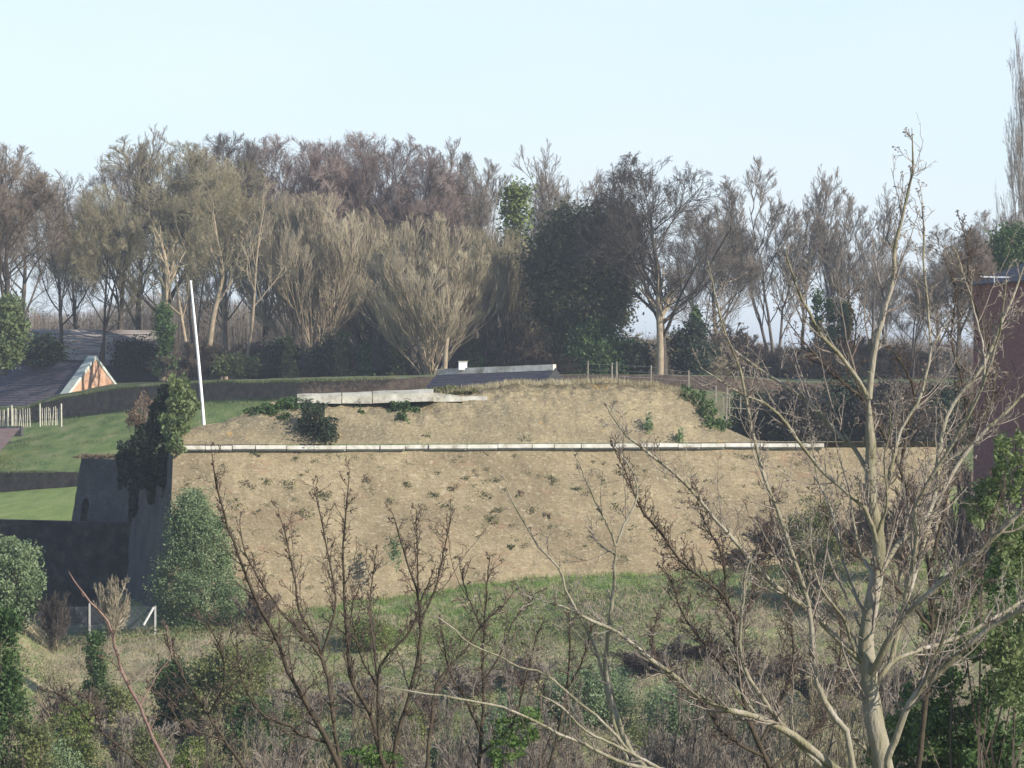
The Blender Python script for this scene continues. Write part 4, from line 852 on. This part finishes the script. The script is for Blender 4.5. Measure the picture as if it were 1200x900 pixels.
#@@FG
# ================================================================ FOREGROUND TREES
def spline(pl, K=26):
    P = np.array(pl, float); n = len(P); t = np.concatenate([[0],np.cumsum(np.linalg.norm(np.diff(P[:,:2],axis=0),axis=1))]); t /= t[-1]
    E = np.vstack([2*P[0]-P[1],P,2*P[-1]-P[-2]]); out = []
    for u in np.linspace(0,1,K):
        i = min(np.searchsorted(t,u,'right')-1,n-2); f = (u-t[i])/(t[i+1]-t[i]); a,b,c,d = E[i],E[i+1],E[i+2],E[i+3]
        out.append(.5*((2*b)+(-a+c)*f+(2*a-5*b+4*c-d)*f*f+(-a+3*b-3*c+d)*f**3))
    return np.array(out)
def skel(brs, jit=.008, rs=.8):
    """(points px,py ; Y start ; Y end ; radius px start, end)"""
    P, Rr = [], []
    for pl, Y0, Y1, r0, r1 in brs:
        s = spline(pl); K = len(s); Ys = np.linspace(Y0,Y1,K)+np.sin(np.linspace(0,3,K)+len(P))*.12
        q = np.array([pt(a,b,y) for (a,b),y in zip(s,Ys)]); q[1:] += rng.normal(size=(K-1,3))*jit*.6
        if P and pl[0][1] < 885:
            A_c = np.concatenate(P); R_c = np.concatenate(Rr); j = np.argmin(np.linalg.norm((A_c-q[0])[:,[0,2]],axis=1)); off = A_c[j]-q[0]; fade = np.clip(1-np.arange(K)/(K*.3),0,1)[:,None]
            sh = off*np.array([1,0,1])*fade; sh[:,1] = off[1]*np.clip(1-np.arange(K)/(K*.6),0,1); q = q+sh
        rr_ = np.linspace(r0,r1,K)/F*Y0*(rs if (P or r0 < 12) else 1); rr_[-3:] *= (.9,.7,.35)
        rr_ *= 1+rng.normal(size=K)*.035; P.append(q); Rr.append(rr_)
    return np.array(P), np.array(Rr)
def fg_tree(name, label, brs, trunk_to, bark, twig, tw2, n1=14, L1=(.25,.8), n2=5, n3=3, tw=.0045, kink=.22, up=.1, group=None, ang=(.4,1.1), whips=2.3):
    P, Rd = skel(brs, rs=.54 if bark == 'dk_bark' else .62); ft = P[0,0].copy(); gz = float(ground_z(ft[0],ft[1])); base = np.array([ft[0]+trunk_to, ft[1], gz-.1])
    root = thing(name, base, label, 'tree', group)
    low = np.array([[base+(ft-base)*t for t in np.linspace(0,1,8)]]); low[0,1:-1,0] += rng.normal(size=6)*.02; rl = np.linspace(Rd[0,0]*1.35,Rd[0,0],8)[None]
    g1 = Geo().tubes(low-base, rl, 12)
    for p, r in zip(P,Rd): g1.tubes(p[None]-base, r[None], 12 if r[0] > .06 else 8)
    # branches that start at the frame bottom also reach the ground
    for (pl,Y0,Y1,r0,r1), p, r in zip(brs[1:],P[1:],Rd[1:]):
        if pl[0][1] >= 885:
            tgt = base+(np.array([ft[0],ft[1],gz+1.5])-base)*.6; c = p[0]; m = np.array([c*(1-t)+tgt*t+np.array([0,0,-.3])*math.sin(3.14*t) for t in np.linspace(0,1,8)])
            g1.tubes(m[None]-base, np.linspace(r[0],r[0]*1.25,8)[None], 8)
    g1.obj('trunk', bark, root, smooth=True)
    Ln = np.linalg.norm(np.diff(P,axis=1),axis=-1).sum(1); g2 = Geo(); g3 = Geo(); P = P-base
    for p, r, l in zip(P,Rd,Ln):
        n = max(3,int(n1*l/2.2)); 
        if whips:
            nw = max(2,int(whips*l)); W_,V_ = grow(p[None],r[None],nw,.12,.9,(.5,1.5),(.3,.85),.11,.09,9,.42,tw*1.6,relative=False); fr_ = np.linspace(1,.28,nw)[:,None,None]; W_ = W_[:,:1]+(W_-W_[:,:1])*fr_; V_ = np.minimum(V_,.014)*np.linspace(1,.8,9); g2.tubes(W_,V_,5)
            A,B = grow(W_,V_,5,.15,1,(.08,.3),ang,up,kink,5,.7,tw,relative=False); g2.tubes(A,B,4); A,B = grow(A,B,3,.3,1,(.03,.1),ang,up,kink,3,.9,tw*.9,relative=False); g3.tubes(A,B*1.2,3)
        A,B = grow(p[None],r[None],n,.12,1,L1,ang,up,kink*.6,6,.45,tw*1.3,relative=False); A = A[:,:1]+(A-A[:,:1])*np.linspace(1,.4,n)[:,None,None]; B = np.minimum(B,.011); B = np.maximum(B*np.linspace(1,.6,6),tw); g2.tubes(A,B,5)
        A2,B2 = grow(A,B,n2,.2,1,(.2,.6),ang,up,kink,5,.8,tw); g2.tubes(A2,B2,4)
        if n3: A3,B3 = grow(A2,B2,n3,.3,1,(.15,.45),(.4,1.1),up,kink,3,.9,tw*.9); g3.tubes(A3,B3*1.15,3)
        # knobbly bud clusters at the tips
        for X_ in (A[:,-1],A2[:,-1]):
            k = len(X_); e = np.repeat(X_,2,axis=0); d = nrm(rng.normal(size=(2*k,3)))*.022; g3.tubes(np.stack([e,e+d*.6,e+d],1), np.tile([.004,.0065,.002],(2*k,1)),4)
        e = p[-1]; 
    g2.add(g3.V(), g3.Fq()); g2.obj('crown', twig, root); return root

Y0 = 40.
main = [
([(1036,905),(1026,850),(1018,800),(1015,747),(1020,715),(1027,680),(1030,633),(1022,590),(1020,533),(1018,467)],40,40,12.5,5),
([(1018,470),(1022,433),(1027,400),(1037,360),(1048,320),(1047,300),(1052,275),(1063,230),(1070,197),(1068,150)],40,39.6,6.5,1.4),
([(1017,465),(990,423),(960,390),(947,363),(933,335),(920,292)],40,39,4.5,1.6),
([(1010,785),(967,740),(947,717),(910,687),(875,650),(837,607),(800,563),(765,535),(733,508),(718,487),(707,468)],40,38.3,6,1.7),
([(1020,562),(1000,527),(973,500),(943,467),(907,443),(857,407),(843,367),(830,305)],40,41.4,4.6,1.3),
([(1020,645),(1010,600),(1000,587),(973,560),(943,527),(923,497),(897,473),(867,460),(820,430)],40,38.6,4.6,1.3),
([(1000,905),(990,850),(977,840),(960,807),(955,773),(947,710),(930,653),(912,600),(893,550),(880,500),(867,433),(850,390),(838,345)],39.4,38.5,6.5,1.6),
([(1033,895),(990,852),(960,800),(947,760)],40,39.3,5,2),
([(985,905),(927,860),(880,838),(857,833),(820,817),(800,800),(750,763),(723,740),(683,723),(667,713),(640,706),(613,697)],39.5,37.6,8,1.6),
([(965,900),(927,862),(900,827),(873,785),(867,750),(870,715),(873,677),(882,650)],39.5,38.6,5.5,2),
([(1030,800),(1033,787),(1060,727),(1100,687),(1140,653),(1193,603),(1230,570)],40,38.8,7.5,4),
([(1027,812),(1047,775),(1077,763),(1133,743),(1200,703),(1240,680)],40,41.3,5,3),
([(1040,890),(1067,823),(1100,790),(1150,743),(1200,713),(1240,690)],39.8,38.7,7,4),
([(1017,735),(1020,700),(1050,643),(1090,600),(1100,533),(1113,480),(1153,427),(1170,387),(1190,340),(1205,300)],40,41.,6.5,2.2),
([(1060,735),(1075,640),(1073,593),(1120,513),(1150,457),(1165,410),(1173,380),(1180,320)],39.6,38.2,4.6,1.8),
([(1040,770),(1080,640),(1097,593),(1133,530),(1200,463),(1230,440)],40.3,41.5,5,3),
([(1025,640),(1040,560),(1057,503),(1077,470),(1087,433),(1090,407),(1088,360),(1082,307),(1083,270),(1080,235),(1077,215)],40,40.8,4.2,1.2),
([(1150,460),(1152,420),(1137,347),(1125,310),(1118,285)],39.,38.4,2.6,1),
([(1010,733),(1000,700),(990,660),(975,600),(958,560),(952,510)],40,41.4,3.8,1.4),
([(1030,633),(1040,590),(1036,540),(1043,500),(1040,455)],40,39,3,1.2),
([(1068,823),(1085,800),(1110,740),(1117,690),(1122,650)],39.,38.5,3.4,1.2),
([(1005,778),(985,720),(962,690),(950,640),(953,600)],40,38.8,3.4,1.3),
([(1067,700),(1078,640),(1082,590),(1087,540)],40.,40.5,3,1.2),
([(1090,407),(1105,385),(1112,375)],40.6,40.3,1.8,.9),
([(1027,680),(1010,650),(1000,610),(993,560)],40,41,4,1.4),
]
fg_tree('pale_bare_tree','pale greenish-barked bare tree filling the lower right foreground', main, .1,'fg_bark','fg_twig','fg_red',whips=2.7,n1=14,L1=(.15,.65),n2=4,n3=3,tw=.0035)
slim = [
([(760,905),(733,867),(713,807),(710,767),(714,730),(718,700),(722,640)],42,42,5.5,3),
([(722,642),(712,615),(700,593),(683,553),(670,525)],42,41.6,2.6,1),
([(722,642),(733,612),(747,580),(740,550),(717,520)],42,42.4,2.6,1),
([(740,905),(717,840),(700,767),(683,730),(663,693),(657,670),(633,643),(613,610),(597,580),(590,560)],42.3,42,4,1.2),
([(722,650),(705,640),(693,625)],42,42.5,1.6,.8)]
fg_tree('slim_bare_tree','slim forked pale sapling left of the big pale tree', slim, .05,'fg_bark','fg_twig','fg_red',whips=.7,n1=10,L1=(.1,.4),n2=3,n3=2,tw=.0035)
crossing = [
([(790,905),(733,895),(700,880),(660,862),(600,833),(547,820),(480,810),(450,803)],38,36.8,4.2,1.2),
([(780,905),(735,880),(687,857),(660,830),(633,813)],37.6,37,3.6,1.4),
([(735,880),(700,840),(640,790),(607,780),(550,753),(527,733),(497,713)],38,37,3.2,1.1)]
fg_tree('drooping_bare_tree','low pale boughs reaching left across the bottom centre', crossing, .6,'fg_bark','fg_twig','fg_red',whips=.6,n1=7,L1=(.1,.35),n2=3,n3=2,tw=.0032)
darkA = [
([(400,905),(385,870),(363,833),(345,800),(337,787),(325,750),(300,703),(285,665),(277,643),(263,605),(253,565),(247,520)],50,49.5,6.5,1.3),
([(399,900),(390,840),(380,780),(360,750),(330,717),(300,673),(285,640),(281,610)],50,50.6,4.5,1.2),
([(383,785),(372,750),(353,720),(345,680),(338,640),(330,612),(326,595)],50.3,50.9,3.4,1.1),
([(385,770),(391,735),(393,700),(387,663),(377,613),(367,565)],50.2,51,3.2,1),
([(395,880),(350,862),(340,852),(310,840),(293,817),(280,783),(277,740)],50,49,3.4,1.1),
([(360,750),(340,745),(318,752),(297,742),(285,722)],50.3,49.5,2,.9)]
fg_tree('dark_bare_tree','leftmost dark tree with arching knobbly stems before the wall', darkA, .1,'dk_bark','dk_twig','dk_twig',n1=17,L1=(.12,.5),n2=5,n3=4,tw=.0048,kink=.3,group='dark knobbly trees in the foreground')
darkB = [
([(455,905),(447,887),(433,833),(413,800),(407,750),(404,700),(402,650),(405,600),(410,550)],52,52,6,1.2),
([(463,905),(463,873),(480,813),(490,767),(493,733),(490,697),(477,660),(463,610),(457,594)],52.5,52.5,5,1.2),
([(491,730),(510,690),(523,633),(530,595)],52.5,52.9,2.8,1),
([(491,700),(489,650),(488,594)],52.5,52,2.2,.9),
([(450,900),(445,877),(443,800),(450,773),(480,740),(495,700),(512,660)],51.8,51,4,1.2),
([(446,800),(440,760),(434,720),(436,680),(442,640)],52,53,2.6,1),
([(500,905),(505,850),(513,800),(547,760),(563,733),(587,713),(607,687)],53,53.6,4.5,1.2),
([(443,800),(425,770),(412,720),(420,690)],51.8,51,2.4,1)]
fg_tree('dark_bare_tree','dark multi-stemmed tree left of centre with claw-like tips', darkB, .1,'dk_bark','dk_twig','dk_twig',n1=16,L1=(.12,.5),n2=5,n3=4,tw=.0048,kink=.3,group='dark knobbly trees in the foreground')
darkC = [
([(560,905),(567,820),(566,780),(567,743),(570,700),(572,667),(575,648)],54,54,4.5,1.2),
([(567,745),(555,715),(543,683),(538,660)],54,54.4,2.4,1),
([(560,860),(545,820),(528,790),(520,750),(515,720)],54,53.4,3,1.1),
([(566,800),(590,760),(600,730),(620,705),(632,690)],54,54.6,2.6,1),
([(565,880),(600,850),(615,800),(628,750),(640,720)],54,53,3,1)]
fg_tree('dark_bare_tree','dark tree at centre whose upright tip overlaps the wall foot', darkC, .1,'dk_bark','dk_twig','dk_twig',n1=15,L1=(.12,.5),n2=5,n3=3,tw=.0048,kink=.3,group='dark knobbly trees in the foreground')
darkD = [
([(640,905),(647,887),(663,813),(668,760),(667,720),(666,690)],55,55,4,1.2),
([(655,850),(640,820),(625,790)],55,55.3,2.2,1),([(664,810),(680,780),(690,750),(692,725)],55,54.6,2.2,.9)]
fg_tree('dark_bare_tree','thin straight dark stem just left of the slim sapling', darkD, .1,'dk_bark','dk_twig','dk_twig',n1=16,L1=(.12,.4),n2=5,n3=3,tw=.0048,kink=.3,group='dark knobbly trees in the foreground')
darkE = [
([(200,905),(180,867),(163,827),(143,787),(130,740),(123,723),(103,703),(80,670)],46,46,3.8,1.6),
([(163,827),(185,790),(200,767),(198,740)],46,46.4,1.8,.9),([(143,787),(130,775),(118,770)],46,45.6,1.4,.8)]
fg_tree('ruddy_bare_tree','single ruddy curved stem rising at lower left before the ditch', darkE, .1,'fg_red','fg_red','dk_twig',whips=0,n1=5,L1=(.1,.3),n2=3,n3=2,tw=.0045)
darkF = [
([(175,905),(143,877),(113,853),(80,820),(50,807)],47,46,3,1.1),([(290,905),(283,897),(247,843),(230,817),(200,767),(195,735)],49,49.6,3.6,1.2),
([(247,843),(262,800),(258,760),(240,725)],49,48.5,2.4,1),([(262,870),(215,850),(190,815),(172,800)],49,49.3,2.6,1)]
fg_tree('dark_bare_tree','low brown branching tree in the lower left before the olive shrubs', darkF, .1,'dk_bark','dk_twig','dk_twig',n1=18,L1=(.12,.5),n2=5,n3=4,tw=.0048,kink=.28,group='dark knobbly trees in the foreground')
darkG = [
([(905,905),(880,850),(868,800),(860,740),(850,700),(800,660),(775,625),(753,600),(740,570),(733,553),(717,523)],58,57,6,1.3),
([(868,800),(830,760),(800,720),(790,690),(775,660)],58,58.6,3.6,1.2),
([(862,750),(880,700),(890,650),(905,610),(900,570)],58,59,3.4,1.2),
([(900,890),(850,860),(820,820),(790,800),(765,760),(770,720)],58,57,4,1.2),
([(850,700),(845,650),(825,610),(812,570)],58,57.3,2.8,1),
([(890,870),(915,820),(930,770),(925,700),(940,650)],58,58.5,3.8,1.2),
([(905,900),(960,850),(980,800),(985,740),(975,690)],58,59,4,1.3)]
fg_tree('dark_bare_tree','tangled dark tree behind the left limbs of the pale tree', darkG, .1,'dk_bark','dk_twig','dk_twig',n1=40,L1=(.15,.7),n2=6,n3=4,tw=.0052,kink=.3,group='dark knobbly trees in the foreground')
darkH = [
([(1075,905),(1085,820),(1092,740),(1088,660),(1072,600),(1050,540),(1013,470),(980,443),(947,407),(925,380),(913,360)],60,59,7,1.4),
([(1050,540),(1062,500),(1072,470),(1060,430),(1035,400)],59.6,59.4,4,1.3),
([(1088,660),(1105,600),(1110,550),(1130,500),(1128,450),(1115,400),(1120,340),(1100,290)],60,61,4.5,1.2),
([(1092,740),(1060,700),(1030,670),(990,640),(965,600),(960,570)],60,59,4,1.2),
([(1092,760),(1130,700),(1150,650),(1165,600),(1180,560)],60,60.6,4.5,1.6),
([(1115,560),(1150,500),(1165,440),(1150,380),(1135,330),(1135,290),(1122,250)],60.5,61.4,3.8,1.1),
([(1013,470),(1000,430),(1003,380),(990,340)],59.3,59,2.4,1)]
fg_tree('dark_bare_tree','tall dark greenish tree behind the pale tree at the right', darkH, .1,'dk_bark','dk_twig','dk_twig',n1=24,L1=(.2,.8),n2=5,n3=4,tw=.005,kink=.28,group='dark knobbly trees in the foreground')

# ivy on the right
def fg_ivy(label, ell, n, size, mat, Y, thick=1.2, name='ivy_bush'):
    pts_ = []; tot = sum(rx*ry for _,_,rx,ry in ell)
    for (x,y,rx,ry) in ell:
        m = int(n*rx*ry/tot); nc = 26; ca = rng.uniform(0,6.28,nc); cr_ = np.sqrt(rng.random(nc)); cx_ = x+np.cos(ca)*cr_*rx; cy_ = y+np.sin(ca)*cr_*ry; cY = Y+rng.normal(size=nc)*thick*.6
        k = rng.integers(0,nc,m); w = rng.normal(size=(m,3))
        for a,b,c in zip(cx_[k]+w[:,0]*rx*.14, cy_[k]+w[:,1]*ry*.13, cY[k]+w[:,2]*.3): pts_.append(pt(a,b,c))
    P = np.array(pts_); c = P.mean(0); c[2] = float(ground_z(c[0],c[1])); root = thing(name, c, label, 'ivy')
    Geo().leaves(P-c, size).obj('foliage', mat, root); k = rng.integers(0,len(P),70); twiggy((P[k]-c)[:9], r=.04, tw=.012, n=1).obj('stem','dk_twig',root); return root
fg_ivy('bright green leafy ivy mass at the right edge below the red house',[(1190,540,26,34),(1165,590,30,30),(1195,640,25,40),(1130,690,26,24),(1110,735,26,24),(1160,750,46,34),(1190,800,30,30)],15000,.05,'leaf_ivy2',66)
fg_ivy('shaded dark green ivy mass in the lower right corner',[(1150,840,60,60),(1090,860,50,40),(1190,700,30,90),(1120,900,90,50),(1180,900,50,50),(1090,800,30,40)],26000,.055,'leaf_ivy',69)
fg_ivy('small bright ivy sprig among the stems at bottom centre',[(605,855,26,20),(590,880,24,18),(625,838,12,10)],1500,.035,'leaf_bright',54,.5,'ivy_sprig')
fg_ivy('patch of ivy low among the dark stems left of centre',[(430,885,26,12),(450,892,22,10)],700,.035,'leaf_bright',52.5,.4,'ivy_sprig')
#@@LIGHT
# ================================================================ LIGHT, SKY, CAMERA
AZ = R(58); EL = R(27)     # sun to the right of and behind the camera
sv = Vector((math.sin(AZ)*math.cos(EL), -math.cos(AZ)*math.cos(EL), math.sin(EL)))
sd = bpy.data.lights.new('sun','SUN'); sd.energy = 4.6; sd.angle = R(.5); sd.color = (1,.93,.82)
so = bpy.data.objects.new('sun', sd); C.objects.link(so); so.rotation_euler = sv.to_track_quat('Z','Y').to_euler()
w = bpy.data.worlds.new('World'); S.world = w; w.use_nodes = True; n = w.node_tree.nodes; l = w.node_tree.links
sk = n.new('ShaderNodeTexSky'); sk.sky_type = 'NISHITA'; sk.sun_disc = False; sk.sun_elevation = EL; sk.sun_rotation = math.pi-AZ
sk.altitude = 50; sk.air_density = 1.0; sk.dust_density = .3; sk.ozone_density = 3.
bg = n['Background']; bg.inputs['Strength'].default_value = .13
tc = n.new('ShaderNodeTexCoord'); sx = n.new('ShaderNodeSeparateXYZ'); l.new(tc.outputs['Generated'], sx.inputs[0])
mr = n.new('ShaderNodeMapRange'); mr.inputs['From Min'].default_value = .0; mr.inputs['From Max'].default_value = .42; mr.inputs['To Min'].default_value = .88; mr.inputs['To Max'].default_value = .0; l.new(sx.outputs['Z'], mr.inputs['Value'])
mpw = n.new('ShaderNodeMapping'); mpw.inputs['Scale'].default_value = (6,6,22); l.new(tc.outputs['Generated'], mpw.inputs['Vector'])
nz_ = n.new('ShaderNodeTexNoise'); nz_.inputs['Scale'].default_value = 1.6; nz_.inputs['Detail'].default_value = 4; l.new(mpw.outputs['Vector'], nz_.inputs['Vector'])
mc = n.new('ShaderNodeMix'); mc.data_type = 'RGBA'; mc.inputs[6].default_value = (3.75,4.5,5.15,1); mc.inputs[7].default_value = (4.4,4.6,5.25,1); l.new(nz_.outputs['Fac'], mc.inputs[0])
mx = n.new('ShaderNodeMix'); mx.data_type = 'RGBA'; l.new(mr.outputs['Result'], mx.inputs[0]); l.new(sk.outputs[0], mx.inputs[6]); l.new(mc.outputs[2], mx.inputs[7]); l.new(mx.outputs[2], bg.inputs['Color'])
hz = Geo().box((0,2400,15),(4200,2700,38)).obj('haze','white'); tag(hz,'thin pale winter haze over the whole view','haze',kind='stuff')
hm = bpy.data.materials.new('haze'); hm.use_nodes = True; hn_ = hm.node_tree.nodes; hn_.remove(hn_['Principled BSDF']); pv = hn_.new('ShaderNodeVolumePrincipled')
pv.inputs['Color'].default_value = (.86,.92,1,1); pv.inputs['Density'].default_value = .00027; pv.inputs['Anisotropy'].default_value = .2
hm.node_tree.links.new(pv.outputs[0], hn_['Material Output'].inputs['Volume']); hz.data.materials[0] = hm
cam = bpy.data.cameras.new('camera'); co = bpy.data.objects.new('camera', cam); C.objects.link(co)
co.location = (0,0,CZ); co.rotation_euler = (math.pi/2+TILT,0,0); cam.sensor_width = 36; cam.lens = 36*F/1200; cam.clip_end = 12000; cam.clip_start = .5
S.camera = co
vs = S.view_settings; vs.view_transform = 'Standard'; vs.look = 'None'; vs.gamma = 1; vs.use_curve_mapping = False; vs.exposure = .66
S.cycles.use_denoising = True; S.cycles.max_bounces = 5; S.cycles.diffuse_bounces = 2; S.cycles.transparent_max_bounces = 4
S.cycles.volume_bounces = 0
